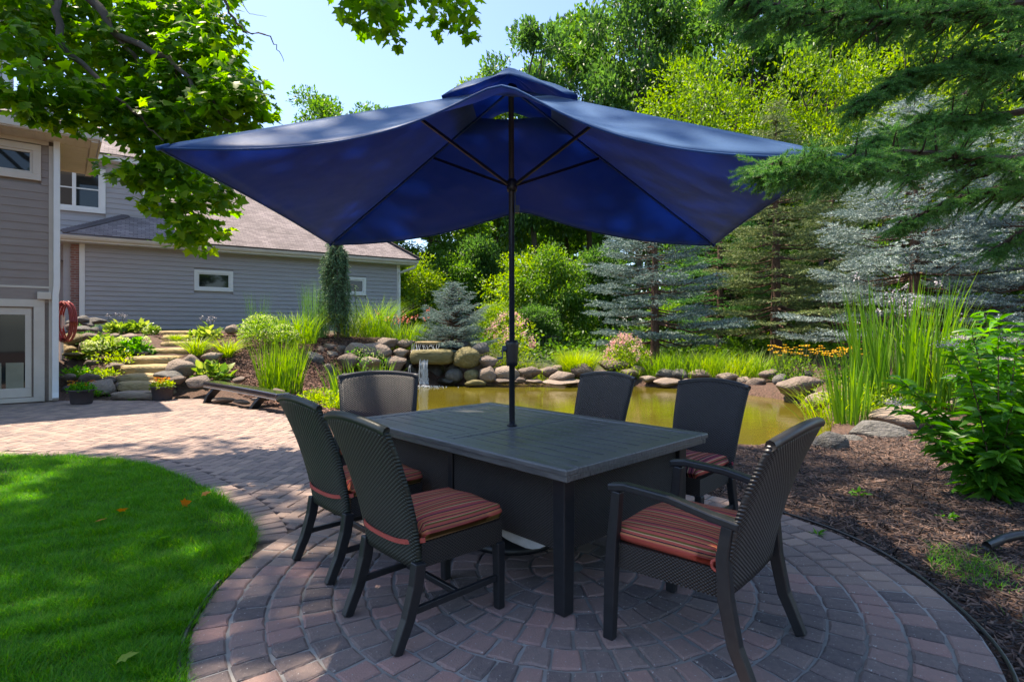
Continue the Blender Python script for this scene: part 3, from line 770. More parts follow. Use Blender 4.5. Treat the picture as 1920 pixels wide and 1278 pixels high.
# a bed just above the ground keeps the chips resting on soil
V, F = chips(Q3, .06, .009, .004, r, -.03)
tag(obj("mulch", big("mulch", V, F, M['chip'])), "dark shredded bark mulch right of the round terrace", "mulch", kind='stuff')
q = np.stack([r.uniform(-9.6, -2.6, 60000), r.uniform(8.2, 16, 60000)], 1)
q = q[~inside(q, np.array(pp)) & (q[:, 1] > 9.2 - .9 * (q[:, 0] + 3.2)) & ~inside(q, PONDS)][:16000]
Q3 = np.column_stack([q, gz(q)])
V, F = chips(Q3, .085, .022, .008, r, -.03)
tag(obj("bank_mulch", big("bank_mulch", V, F, M['chip_red'])), "reddish brown bark mulch on the sunny bank", "mulch", kind='stuff')

# ------------------------------------------------------------------ buildings
UP = Vector((0, 0, 1))
class Face:
    """a wall plane with a horizontal axis a (to the right in the photo) and outward normal n"""
    def __init__(s, P0, ang):
        s.P = Vector((P0[0], P0[1], 0)); s.a = Vector((math.cos(ang), math.sin(ang), 0)); s.n = Vector((math.sin(ang), -math.cos(ang), 0))
    def at(s, x, z, d=0.0): return s.P + s.a * x + UP * z + s.n * d
    def pix(s, u, v, d=0.0):
        p = plane_px(u, v, s.P + s.n * d, s.n) - s.P
        return p.dot(s.a), p.z
    def slab(s, mb, x0, x1, z0, z1, d0, d1):
        vs = [s.at(x, z, d) for d in (d0, d1) for z in (z0, z1) for x in (x0, x1)]
        mb.add(vs, [(0, 2, 3, 1), (4, 5, 7, 6), (0, 1, 5, 4), (2, 6, 7, 3), (0, 4, 6, 2), (1, 3, 7, 5)], [(x, z) for d in (0, 1) for z in (z0, z1) for x in (x0, x1)])
    def piece(s, name, mat, par, x0, x1, z0, z1, d0, d1, bevel=0.0):
        mb = MB(); s.slab(mb, x0, x1, z0, z1, d0, d1); return mb.build(name, mat, par, bevel=bevel)
def minus(iv, holes):
    out = [iv]
    for a, b in holes:
        nx_ = []
        for p, q in out:
            if b <= p or a >= q: nx_.append((p, q)); continue
            if a > p: nx_.append((p, a))
            if b < q: nx_.append((b, q))
        out = nx_
    return out
def clapboards(fc, par, mat, x0, x1, z0, z1, step, holes=(), t=0.016):
    """lapped boards, each one an object; holes = (x0,x1,z0,z1)"""
    z = z0; k = 0
    while z < z1 - .01:
        zt = min(z + step, z1)
        for a, b in minus((x0, x1), [(h[0], h[1]) for h in holes if h[2] < zt - .002 and h[3] > z + .002]):
            if b - a < .02: continue
            mb = MB()
            vs = []
            for x in (a, b):
                vs += [fc.at(x, z, 0), fc.at(x, z, t), fc.at(x, zt, 0.003), fc.at(x, zt, 0)]
            mb.add(vs, [(0, 3, 2, 1), (4, 5, 6, 7), (0, 1, 5, 4), (1, 2, 6, 5), (2, 3, 7, 6), (3, 0, 4, 7)])
            mb.build("siding_board", mat, par)
        z = zt; k += 1
def window(fc, par, x0, x1, z0, z1, mat, fw=.1, mull=(), rails=(), label=None):
    """casing outside x0..z1, inner sash and pane"""
    w_ = MB()
    for q in ((x0, x1, z1 - fw, z1), (x0, x1, z0, z0 + fw), (x0, x0 + fw, z0 + fw, z1 - fw), (x1 - fw, x1, z0 + fw, z1 - fw)):
        fc.slab(w_, *q, -.02, .045)
    wo = w_.build("window", mat, par, bevel=.004)
    if label: wo["label"] = label
    a0, a1, b0, b1 = x0 + fw, x1 - fw, z0 + fw, z1 - fw
    sf = fw * .35
    s_ = MB()
    for q in ((a0, a1, b1 - sf, b1), (a0, a1, b0, b0 + sf), (a0, a0 + sf, b0 + sf, b1 - sf), (a1 - sf, a1, b0 + sf, b1 - sf)):
        fc.slab(s_, *q, -.03, .02)
    for mx_ in mull: fc.slab(s_, mx_ - .05, mx_ + .05, b0 + sf, b1 - sf, -.03, .028)
    for rz_ in rails: fc.slab(s_, a0 + sf, a1 - sf, rz_ - .02, rz_ + .02, -.03, .016)
    s_.build("sash", mat, wo)
    p_ = MB(); fc.slab(p_, a0 + sf, a1 - sf, b0 + sf, b1 - sf, -.035, -.015); p_.build("pane", M['glass'], wo)
    return wo

# --- house at the left
HA = R(39.2)
hf = Face((-8.77, 10.76), HA)
house = thing("house", "taupe clapboard house with glazed door and cream trim at left edge", "house", (-8.77, 10.76, 0))
# parts are modelled in world space, so keep the parent transform neutral
house.location = (0, 0, 0)
ZB, ZM, ZE = 0.0, 2.17, 5.02
WL = -6.0
mb = MB(); hf.slab(mb, WL, 0.0, -.1, ZE, -2.3, -.04); mb.build("wall", M['siding_warm'], house)
wx0, wz0 = hf.pix(-60, 338); wx1, wz1 = hf.pix(77, 262)
wz0 = hf.pix(77, 340)[1]; wz1 = hf.pix(40, 268)[1]
dx1, dz1 = hf.pix(84, 562)
dholes = [(wx0, wx1, wz0, wz1), (-3.2, dx1, -.2, dz1)]
clapboards(hf, house, M['siding_warm'], WL, -.14, ZM + .03, ZE - .13, .148, dholes)
lo = Face(hf.at(0, 0, -.03)[:2], HA)
clapboards(lo, house, M['siding_warm'], WL, -.14, .02, ZM - .28, .125, dholes)
hf.piece("beam", M['siding_warm'], house, WL, -.14, ZM - .28, ZM - .01, -.03, .02)
hf.piece("drip_edge", M['trim_cream'], house, WL, -.02, ZM - .008, ZM + .03, -.02, .03)
bx0 = hf.pix(70, 552)[0]; bx1 = hf.pix(97, 552)[0]
hf.piece("beam_end", M['trim_cream'], house, bx0, bx1, ZM - .22, ZM - .08, .021, .12, bevel=.012)
hf.piece("corner_board", M['trim_cream'], house, -.139, 0.0, .02, ZE - .13, -.06, .026, bevel=.004)
# downspout
mb = MB(); mb.bar([hf.at(-.04, .06, .2), hf.at(-.04, .16, .12), hf.at(-.04, .4, .075), hf.at(-.04, 2.05, .075), hf.at(-.02, 2.2, .085), hf.at(-.02, ZE - .2, .085), hf.at(-.02, ZE - .02, .12)], .1, .075, hf.a)
mb.build("downspout", M['trim'], house, bevel=.012)
window(hf, house, wx0, wx1, wz0, wz1, M['trim_cream'], .12, label="wide awning window in cream frame under the eave")
# door
door = MB()
for q in ((-3.1, dx1, dz1 - .14, dz1), (dx1 - .16, dx1, .1, dz1 - .14)):
    hf.slab(door, *q, -.06, .03)
hf.slab(door, -3.1, dx1, .02, .1, -.06, .06)
do = door.build("door", M['trim_cream'], house, bevel=.005); do["label"] = "cream framed glazed patio door"
gx1, gz1 = hf.pix(47, 590); gz0 = hf.pix(47, 727)[1]
d2 = MB()
for q in ((-3.0, dx1 - .19, gz1, dz1 - .16), (-3.0, dx1 - .19, .11, gz0), (gx1, dx1 - .19, gz0, gz1)):
    hf.slab(d2, *q, -.07, -.02)
d2.build("door_leaf", M['trim_cream'], do, bevel=.006)
d3 = MB(); hf.slab(d3, -3.0, gx1, gz0, gz1, -.038, -.031); d3.build("pane", M['glass'], do)
d4 = MB(); zc = hf.pix(20, 680)[1]
for q in ((gx1 - .62, gx1 - .33, gz0, zc), (gx1 - .27, gx1 - .02, gz0, zc)):
    hf.slab(d4, q[0], q[1], q[2], q[3], -.03, -.027)
d4.build("blind_panel", mk('pale_panel', (0.2, 0.19, 0.13), (0.26, 0.25, 0.18), 4, .6), do)
# eave, soffit and roof
OV = .62
mb = MB(); hf.slab(mb, WL, OV - .01, ZE - .04, ZE - .02, -2.4, OV); mb.build("soffit", M['trim_cream'], house)
for k in range(28):
    x = OV - .14 - k * .15
    if x < WL: break
    mb = MB(); hf.slab(mb, x - .07, x + .07, ZE - .052, ZE - .041, .012, OV - .12); mb.build("soffit_plank", M['trim_cream'], house)
for k in range(11):
    mb = MB(); hf.slab(mb, .02, OV - .16, ZE - .052, ZE - .041, -.02 - k * .2 - .19, -.02 - k * .2); mb.build("soffit_plank", M['trim_cream'], house)
hf.piece("frieze_board", M['trim_cream'], house, WL, -.14, ZE - .13, ZE - .053, -.01, .028)
mb = MB(); hf.slab(mb, WL, OV, ZE - .02, ZE + .18, OV, OV + .03); hf.slab(mb, OV, OV + .03, ZE - .06, ZE + .18, -2.4, OV + .03); mb.build("fascia", M['trim_cream'], house, bevel=.004)
mb = MB(); hf.slab(mb, OV - .13, OV - .02, ZE - .075, ZE - .021, -2.4, OV - .02); mb.build("soffit_edge", M['trim_cream'], house)
def roofplane(name, pts, par, mat=None, th=.03, org=None, ua=None, va=None):
    pts = [Vector(p) for p in pts]
    nrm = (pts[1] - pts[0]).cross(pts[2] - pts[0]).normalized()
    if nrm.z < 0: nrm = -nrm
    ua = (pts[1] - pts[0]).normalized(); va = nrm.cross(ua)
    uv = [((p - pts[0]).dot(ua), (p - pts[0]).dot(va)) for p in pts]
    k = len(pts); mb = MB()
    mb.add([p + nrm * th for p in pts] + pts, [tuple(range(k)), tuple(range(k, 2 * k))[::-1]] + [(i, i + k, (i + 1) % k + k, (i + 1) % k) for i in range(k)], uv + uv)
    return mb.build(name, mat or M['shingle'], par)
e0 = hf.at(WL, ZE + .17, OV + .05); e1 = hf.at(OV + .05, ZE + .17, OV + .05)
t0_ = hf.at(WL, ZE + 1.35, -1.6); t1_ = hf.at(-1.2, ZE + 1.35, -1.6)
rf = roofplane("roof", [e0, e1, t1_, t0_], house)
roofplane("roof", [e1, hf.at(OV + .05, ZE + .17, -2.45), hf.at(-1.2, ZE + 1.35, -2.45), t1_], house)
uf = Face(hf.at(0, 0, -1.3)[:2], HA)
ux = -.75
mb = MB(); uf.slab(mb, WL, ux, ZE + .4, ZE + 2.75, -1.1, -.03); mb.build("upper_wall", M['siding'], house)
clapboards(uf, house, M['siding'], WL, ux - .12, ZE + 1.0, ZE + 2.75, .17)
uf.piece("corner_board", M['trim'], house, ux - .12, ux, ZE + .5, ZE + 2.75, -.05, .03)
mb = MB(); uf.slab(mb, WL, ux + .6, ZE + 2.75, ZE + 2.95, -1.1, .6); mb.build("upper_eave", M['trim_cream'], house)
roofplane("upper_roof", [uf.at(WL, ZE + 2.96, .65), uf.at(ux + .65, ZE + 2.96, .65), uf.at(ux - .4, ZE + 3.6, -1.1), uf.at(WL, ZE + 3.6, -1.1)], house)

# --- garage wing on the bank
GA = R(33.7)
gf = Face((-13.6, 17.5), GA)
garage = thing("garage", "grey clapboard garage wing with hipped shingle roof on the bank", "garage")
GL = (Vector((-4.7, 23.4, 0)) - gf.P).length
ZG0, ZG1 = 1.25, gf.pix(300, 467)[1]
mb = MB(); gf.slab(mb, -.4, GL, .6, ZG1, -8.0, -.04); mb.build("wall", M['siding'], garage)
w1 = (gf.pix(364, 546)[0], gf.pix(437, 546)[0], gf.pix(400, 546)[1], gf.pix(400, 507)[1])
w2 = (gf.pix(628, 553)[0], gf.pix(686, 553)[0], gf.pix(660, 553)[1], gf.pix(660, 519)[1])
clapboards(gf, garage, M['siding'], .14, GL - .14, ZG0, ZG1, .152, [w1, w2], t=.032)
gf.piece("foundation", mk('grey_concrete', (.09, .095, .1), (.12, .125, .13), 4, .9), garage, -.1, GL, .4, ZG0 - .01, -.03, .0)
gf.piece("corner_board", M['trim'], garage, 0, .139, ZG0 - .02, ZG1, -.04, .03)
gf.piece("corner_board", M['trim'], garage, GL - .139, GL, ZG0 - .4, ZG1, -.04, .03)
window(gf, garage, *w1, M['trim'], .11, label="small white framed garage window left of the weeping spruce")
window(gf, garage, *w2, M['trim'], .11, label="small white framed garage window behind the weeping spruce")
mb = MB(); gf.slab(mb, gf.pix(132, 500)[0], -.01, .6, ZG1 - .02, -.5, .01); mb.build("brick_pier", M['brick'], garage)
mb = MB(); gf.slab(mb, -1.8, -.02, .6, ZG1, -1.2, -1.1); mb.build("recessed_wall", M['siding'], garage)
mb = MB(); gf.slab(mb, -1.4, GL + .55, ZG1 + .0, ZG1 + .03, -2, .5); mb.build("soffit", M['trim'], garage)
mb = MB(); gf.slab(mb, -1.4, GL + .55, ZG1 - .005, ZG1 + .17, .5, .53); mb.build("fascia", M['trim'], garage)
mb = MB(); mb.prism([(0, 0), (.09, 0), (.12, .06), (.12, .12), (.1, .12), (.095, .07), (0, .03)], 0, -1.42, GL + .57, (gf.at(0, ZG1 + .05, .531), gf.n, UP, gf.a)); mb.build("gutter", M['trim_cream'], garage)
mb = MB(); gx = GL + .5; mb.bar([gf.at(gx, ZG1 + .02, .45), gf.at(gx, ZG1 - .1, .4), gf.at(GL - .06, ZG1 - .32, .1), gf.at(GL - .06, ZG1 - .5, .08), gf.at(GL - .06, ZG0 - .2, .08)], .09, .07, gf.a); mb.build("downspout", M['trim'], garage, bevel=.01)
ze = ZG1 + .19; RD, RH = 4.6, 3.6
A0 = gf.at(gf.pix(117, 440, .68)[0], ze, .68); A1 = gf.at(GL + .6, ze, .68); B1 = gf.at(GL - 3.6, ze + RH, -RD); B0 = gf.at(2.2, ze + RH, -RD)
rn = (A1 - A0).cross(B1 - A1).normalized()
K1 = plane_px(238, 408, A0, rn); K2 = plane_px(233, 300, A0, rn); dK = (K1 - gf.P).dot(gf.n)
k2t = (ze + RH - K1.z) / (K2.z - K1.z); K2 = K1 + (K2 - K1) * min(k2t, 1.0)
roofplane("roof", [A0, A1, B1, K2, K1], garage)
roofplane("roof", [A1, gf.at(GL + .6, ze, -2 * RD), B1], garage)
roofplane("roof", [gf.at(GL + .6, ze, -2 * RD), gf.at(2.2, ze, -2 * RD), B0, B1], garage)
for k in range(18):     # ridge caps on the left hip
    q = A0.lerp(K1, k / 18); q2 = A0.lerp(K1, (k + 1.15) / 18)
    mb = MB(); mb.bar([q + UP * .05, q2 + UP * .07], .2, .03, gf.a); mb.build("hip_cap", M['shingle'], garage)
for k in range(24):
    q = A1.lerp(B1, k / 24); q2 = A1.lerp(B1, (k + 1.1) / 24)
    mb = MB(); mb.bar([q + UP * .05, q2 + UP * .06], .2, .03, gf.n); mb.build("hip_cap", M['shingle'], garage)
# upper storey above the garage's left end
sf_ = Face(gf.at(0, 0, dK)[:2], GA)
sx1 = sf_.pix(237, 400)[0]; sz1 = sf_.pix(205, 306)[1]
dorm = thing("upper_storey", "slate grey upper storey with white double window above the garage roof", "house wing")
mb = MB(); sf_.slab(mb, -4, sx1 + .55, 3.6, sz1, -5, -.04); mb.build("wall", M['siding'], dorm)
w3 = (sf_.pix(92, 400)[0], sf_.pix(198, 400)[0], sf_.pix(160, 398)[1], sf_.pix(160, 314)[1])
clapboards(sf_, dorm, M['siding'], -4, sx1 + .55, 4.2, sz1, .17, [w3], t=.02)
mu = sf_.pix(139, 360)[0]
window(sf_, dorm, *w3, M['trim'], .14, mull=[mu], rails=[w3[2] + (w3[3] - w3[2]) * .52], label="white double window reflecting trees above the garage")
mb = MB(); sf_.slab(mb, -4, sx1 + .85, sz1, sz1 + .16, -5, .4); mb.build("eave", M['trim'], dorm)
zs = sz1 + .17
roofplane("roof", [sf_.at(-4, zs, .48), sf_.at(sx1 + .9, zs, .48), sf_.at(sx1 - 1.8, zs + 1.9, -2.2), sf_.at(-4, zs + 1.9, -2.2)], dorm)
roofplane("roof", [sf_.at(sx1 + .9, zs, .48), sf_.at(sx1 + .9, zs, -5), sf_.at(sx1 - 1.8, zs + 1.9, -2.2)], dorm)
mb = MB(); dq = sf_.pix(247, 350); mb.bar([sf_.at(sx1 + .5, sz1 - .02, .1), sf_.at(sx1 + .5, sz1 - 1.0, .1), sf_.at(sx1 + .55, sz1 - 1.15, .16), sf_.at(sx1 + .85, sz1 - 1.22, .2)], .1, .08, sf_.n); mb.build("downspout", M['trim'], dorm, bevel=.01)
# satellite dish
dp = px(234, 297, 19.2)
dish = thing("satellite_dish", "grey satellite dish on the roof edge above the upper storey", "satellite dish", dp)
mb = MB(); mb.tube([(0, 0, -.15), (0, 0, .2), (-.02, -.05, .42)], .03, 8); mb.build("mast", M['trim'], dish)
mb = MB(); mb.lathe([(.02, 0), (.16, .02), (.3, .07), (.36, .11), (.35, .125), (.29, .085), (.15, .035), (.02, .02)], 24)
d_ = mb.build("reflector", mk('dish_grey', (.4, .42, .45), (.5, .52, .55), 4, .5), dish, True, loc=(-.02, -.08, .45), rot=(R(68), 0, R(20)))
mb = MB(); mb.bar([(-.05, -.1, .3), (-.25, -.45, .42)], .03, .03, (0, 0, 1)); mb.box((-.29, -.5, .45), (.07, .1, .08)); mb.build("feed_arm", M['trim'], dish)
# hose reel
hp = px(122, 603, 12.6)
hose = thing("garden_hose", "coiled red garden hose hanging behind the house corner", "hose", hp)
mb = MB()
for k in range(7):
    a0 = np.linspace(0, 2 * math.pi, 22)
    mb.tube([((.16 + .012 * (k % 3)) * math.cos(a) + .01 * k, .02 * k - .06, (.46 - .02 * (k % 4)) * math.sin(a)) for a in a0], .016, 6)
mb.build("coil", M['hose'], hose, True)
mb = MB(); mb.box((-.12, .05, 0), (.08, .1, .3)); mb.bar([(-.12, .05, -.1), (-.12, .05, -1.0)], .05, .05, (1, 0, 0)); mb.build("bracket", M['trim'], hose)
# ------------------------------------------------------------------ table
TC, TYAW = (0.03, 3.71), R(-46.5)
TL, TW, TH = 2.03, 1.33, 0.74
table = thing("dining_table", "large dark slatted dining table with wicker skirt under the parasol", "table", (TC[0], TC[1], 0), TYAW)
bd = .085; tt = .032
for y in (-1, 1):
    MB().box((0, y * (TW / 2 - bd / 2), TH - tt / 2), (TL, bd, tt)).build("frame_board", M['slat'], table, bevel=.008)
for x in (-1, 1):
    MB().box((x * (TL / 2 - bd / 2), 0, TH - tt / 2), (bd, TW - 2 * bd - .004, tt)).build("frame_board", M['slat'], table, bevel=.006)
for x in (-1, 1):
    MB().box((x * .033, 0, TH - tt / 2), (.06, TW - 2 * bd - .004, tt)).build("centre_board", M['slat'], table, bevel=.004)
NS = 11; sw = (TW - 2 * bd) / NS
slm = MB().box((0, 0, 0), (TL / 2 - bd - .067, sw - .012, .022)).mesh("slat", M['slat'])
for h in (-1, 1):
    for k in range(NS):
        o = obj("slat", slm, table, (h * (TL / 2 - bd + .063) / 2, -TW / 2 + bd + (k + .5) * sw, TH - .015 - .0006 * (k % 3)))
        bm_ = o.modifiers.new("bevel", 'BEVEL'); bm_.width = .003; bm_.segments = 1
MB().box((0, 0, TH - .085), (TL - .3, TW - .3, .02)).build("dark_backing", M['black_metal'], table)  # solid sheet coloured dark so the slat gaps read as shade
mb = MB()
for y in (-1, 1): mb.box((0, y * (TW / 2 - .028), TH - .048), (TL - .02, .03, .03))
for x in (-1, 1): mb.box((x * (TL / 2 - .028), 0, TH - .048), (.03, TW - .09, .03))
mb.build("edge_rail", M['slat'], table, bevel=.005)
lx, ly = TL / 2 - .135, TW / 2 - .135
for sx in (-1, 1):
    for sy in (-1, 1):
        MB().bar([(sx * lx, sy * ly, 0), (sx * lx, sy * ly, TH - .034)], [.07, .082], [.07, .082], (1, 0, 0)).build("leg", M['black_metal'], table, bevel=.006)
def skirt(w_, z0, z1):
    g = 10; mb = MB()
    mb.add([(-w_ / 2, 0, z0), (w_ / 2, 0, z0), (w_ / 2, 0, z1), (-w_ / 2, 0, z1), (-w_ / 2, .025, z0), (w_ / 2, .025, z0), (w_ / 2, .025, z1), (-w_ / 2, .025, z1)],
           [(0, 1, 2, 3), (7, 6, 5, 4), (0, 4, 5, 1), (3, 2, 6, 7), (0, 3, 7, 4), (1, 5, 6, 2)], [(-w_ / 2, z0), (w_ / 2, z0), (w_ / 2, z1), (-w_ / 2, z1)] * 2)
    return mb
for sy, rz in ((-1, 0), (1, math.pi)):
    for q in (-1, 1):
        skirt(lx - .06, .3, .675).build("wicker_panel", M['wicker_fine'], table, loc=(q * (lx / 2), sy * (ly + .015), 0), rot=(0, 0, rz))
    MB().box((0, sy * (ly), .487), (.045, .05, .385)).build("mid_post", M['black_metal'], table, bevel=.004)
for sx, rz in ((1, math.pi / 2), (-1, -math.pi / 2)):
    skirt(2 * ly - .09, .3, .675).build("wicker_panel", M['wicker_fine'], table, loc=(sx * (lx + .015), 0, 0), rot=(0, 0, rz))
mb = MB(); r = np.random.default_rng(5)
vs = []; n_ = 9
for i in range(n_):
    t = i / (n_ - 1); x = .38 + .4 * t
    vs += [(x, -ly - .008, .305), (x, -ly - .012, .305 - .055 * math.sin(math.pi * t) ** .6 - .012 * r.random())]
mb.add(vs, [(2 * i, 2 * i + 1, 2 * i + 3, 2 * i + 2) for i in range(n_ - 1)]); lo_ = mb.build("torn_lining", mk('pale_liner', (.34, .33, .3), (.5, .48, .44), 20, .9), table)
lo_["label"] = "torn pale lining hanging below the wicker skirt"
sm = lo_.modifiers.new("t", 'SOLIDIFY'); sm.thickness = .003

# ------------------------------------------------------------------ chairs
def back_panel(wb, wt, zb, zt, mat, thick=.036):
    nu, nv = 15, 19; mb = MB(); vs, uvs = [], []
    for side in (0, 1):
        for j in range(nv):
            t = j / (nv - 1)
            for i in range(nu):
                s = -1 + 2 * i / (nu - 1)
                hw = (wb + (wt - wb) * t ** .8) / 2
                z = zb + (zt - zb + .035 * (1 - s * s)) * t
                y = -.225 - .1 * t - .12 * t * t + .035 * s * s * (.3 + .7 * t)
                vs.append((s * hw, y + (thick / 2 if side else -thick / 2) * (1 - .35 * (abs(s) > .99)), z)); uvs.append((s * hw, z))
    g = nu * nv; fs = []
    for j in range(nv - 1):
        for i in range(nu - 1):
            a = j * nu + i
            fs.append((a, a + 1, a + nu + 1, a + nu)); fs.append((g + a, g + a + nu, g + a + nu + 1, g + a + 1))
    for i in range(nu - 1):
        fs.append((i, g + i, g + i + 1, i + 1)); a = (nv - 1) * nu + i; fs.append((a, a + 1, g + a + 1, g + a))
    for j in range(nv - 1):
        a = j * nu; fs.append((a, a + nu, g + a + nu, g + a)); a = j * nu + nu - 1; fs.append((a, g + a, g + a + nu, a + nu))
    mb.add(vs, fs, uvs); return mb
def skirt_ring(hw, y0, y1, z0, z1):
    mb = MB(); loop = [(-hw, y1), (hw, y1), (hw * .93, y0), (-hw * .93, y0)]; acc = 0
    for k in range(4):
        a, b_ = Vector(loop[k]), Vector(loop[(k + 1) % 4]); L = (b_ - a).length
        inn = Vector((0, (y0 + y1) / 2)); a2 = a + (inn - a).normalized() * .03; b2 = b_ + (inn - b_).normalized() * .03
        vs = [(a.x, a.y, z0), (b_.x, b_.y, z0), (b_.x, b_.y, z1), (a.x, a.y, z1), (a2.x, a2.y, z0), (b2.x, b2.y, z0), (b2.x, b2.y, z1), (a2.x, a2.y, z1)]
        uv = [(acc, z0), (acc + L, z0), (acc + L, z1), (acc, z1)] * 2
        mb.add(vs, [(0, 3, 2, 1), (0, 1, 5, 4), (3, 7, 6, 2), (4, 5, 6, 7)], uv); acc += L
    mb.add([(x, y, z1 - .01) for x, y in loop], [(0, 1, 2, 3)], [(x, y) for x, y in loop])
    return mb
def make_chair(label, arms, wmat, loc, face, group):
    rz = math.atan2(face[1], face[0]) - math.pi / 2
    c = thing("armchair" if arms else "dining_chair", label, "chair", (loc[0], loc[1], 0), rz, group)
    hw = .3 if arms else .235
    back_panel(2 * hw - .03, (.68 if arms else .54), .335 if arms else .33, .96, wmat).build("backrest", wmat, c, True)
    rim = MB(); pts = []
    for i in range(15):
        s = -1 + 2 * i / 14; h_ = (.68 if arms else .54) / 2
        pts.append((s * h_, -.445 + .035 * s * s, .96 + .035 * (1 - s * s)))
    rim.tube(pts, .021, 8); rim.build("top_rim", wmat, c, True)
    skirt_ring(hw - .005, -.2, .265, .325, .435).build("seat_frame", M['wicker_fine'], c)
    bm = M['black_metal']
    for s in (-1, 1):
        x = s * (hw - .0 if arms else hw - .015)
        if arms:
            MB().bar([(x, .285, 0), (x, .275, .3), (x, .265, .45), (x, .245, .665)], [.042, .046, .044, .04], [.05, .055, .05, .045], (1, 0, 0)).build("leg", bm, c, bevel=.006)
            MB().bar([(x * 1.0, -.345, 0), (x, -.27, .17), (x, -.235, .34), (x, -.225, .5), (x, -.245, .625)], [.04, .046, .048, .046, .042], [.046, .052, .055, .05, .045], (1, 0, 0)).build("leg", bm, c, bevel=.006)
            MB().bar([(x, .285, .675), (x, .2, .69), (x, .0, .68), (x, -.18, .645), (x, -.29, .63)], .05, .034, (1, 0, 0)).build("armrest", bm, c, bevel=.008)
        else:
            MB().bar([(x, .255, 0), (x, .25, .33)], [.042, .048], [.042, .048], (1, 0, 0)).build("leg", bm, c, bevel=.006)
            MB().bar([(x, -.335, 0), (x, -.275, .13), (x, -.235, .26), (x, -.22, .36)], [.04, .044, .046, .046], [.046, .052, .056, .056], (1, 0, 0)).build("leg", bm, c, bevel=.006)
            MB().bar([(x, -.265, .155), (x, .25, .155)], .022, .03, (1, 0, 0)).build("stretcher", bm, c, bevel=.004)
    if not arms:
        MB().bar([(-hw + .03, .0, .155), (hw - .03, .0, .155)], .022, .03, (0, 1, 0)).build("stretcher", bm, c, bevel=.004)
    return c, rz, hw
def make_cushion(label, loc, rz, hw, mat, strap, group):
    q = thing("seat_cushion", label, "cushion", (loc[0], loc[1], .43), rz, group)
    nu, nv = 23, 21; y0, y1, hh = -.2, .29, .085; w2 = hw - .005; mb = MB(); vs, uvs = [], []
    for side in (0, 1):
        for j in range(nv):
            for i in range(nu):
                s, t = -1 + 2 * i / (nu - 1), -1 + 2 * j / (nv - 1)
                e = max(abs(s), abs(t)); k = (1 - e ** 9)
                x = w2 * s; y = (y0 + y1) / 2 + (y1 - y0) / 2 * t
                crown = .5 + .5 * (k ** .35) if k > 0 else .5
                puff = .012 * (1 - s * s) * (1 - t * t) + .004 * math.sin(5 * s + 2 * t)
                z = hh * (crown + 0) + puff if side else hh * (.5 - .5 * (max(k, 0) ** .35))
                rr_ = 1 - .05 * (abs(s) * abs(t)) ** 8
                vs.append((x * rr_, y * (rr_ if abs(t) > .9 else 1), z))
                uvs.append((x * 1.0 + (np.sign(s) * (hh - z) if abs(s) > .85 else 0), y))
    g = nu * nv; fs = []
    for j in range(nv - 1):
        for i in range(nu - 1):
            a = j * nu + i
            fs.append((a, a + nu, a + nu + 1, a + 1)); fs.append((g + a, g + a + 1, g + a + nu + 1, g + a + nu))
    for i in range(nu - 1):
        fs.append((i, i + 1, g + i + 1, g + i)); a = (nv - 1) * nu + i; fs.append((a, g + a, g + a + 1, a + 1))
    for j in range(nv - 1):
        a = j * nu; fs.append((a, g + a, g + a + nu, a + nu)); a = j * nu + nu - 1; fs.append((a, a + nu, g + a + nu, g + a))
    mb.add(vs, fs, uvs); mb.build("pad", mat, q, True)
    # piping along the top edge
    pp_ = [(-w2, y0), (w2, y0), (w2, y1), (-w2, y1), (-w2, y0)]
    if strap:
        mb = MB(); pts = []
        for a in np.linspace(-1, 1, 17):
            pts.append((a * (w2 + .012), -.2 - .075 * (1 - abs(a) ** 6), .028 - .02 * (1 - a * a)))
        mb.bar(pts, .02, .006, (0, 0, 1)); mb.build("tie_strap", mat, q)
    else:
        for s in (-1, 1):
            mb = MB(); a0 = np.linspace(0, 2 * math.pi, 12)
            mb.tube([(s * (w2 + .004), -.2 + .022 * math.cos(a), .03 + .022 * math.sin(a)) for a in a0], .007, 6); mb.build("tie_loop", mat, q, True)
    return q
E2 = (math.cos(TYAW + math.pi / 2), math.sin(TYAW + math.pi / 2)); E1 = (math.cos(TYAW), math.sin(TYAW))
chairs = [
 ((-.40, 2.745), E2, False, 'wicker_green', 'cushion', "armless green-black wicker chair nearest the camera on the lawn side", "red striped seat cushion on the armless chair nearest the camera"),
 ((-.90, 3.40), E2, False, 'wicker_green', 'cushion', "armless green-black wicker chair second from the camera on the lawn side", "red striped seat cushion on the farther lawn side chair"),
 ((.85, 2.52), (-.74, .67), True, 'wicker', 'cushion', "dark wicker armchair with its back to the mulch bed, front right", "red striped seat cushion on the front right armchair"),
 ((1.20, 3.84), (-.70, -.71), False, 'wicker', 'cushion_plum', "armless black wicker chair beside the pond, right of the parasol, nearer one", "plum striped seat cushion on the nearer pond side chair"),
 ((.55, 4.50), (-.66, -.75), False, 'wicker', 'cushion_plum', "armless black wicker chair by the pond just right of the parasol pole", "plum striped seat cushion on the pond side chair next to the pole"),
 ((-1.08, 4.5), (.22, -.975), True, 'wicker', 'cushion', "black wicker armchair at the far left table end before the waterfall", "red striped seat cushion on the armchair before the waterfall"),
]
for loc, face, arms, wm, cm, lab, cl in chairs:
    c, rz, hw = make_chair(lab, arms, M[wm], loc, face, "wicker chairs around the table")
    make_cushion(cl, loc, rz, hw, M[cm], not arms, "striped seat cushions")

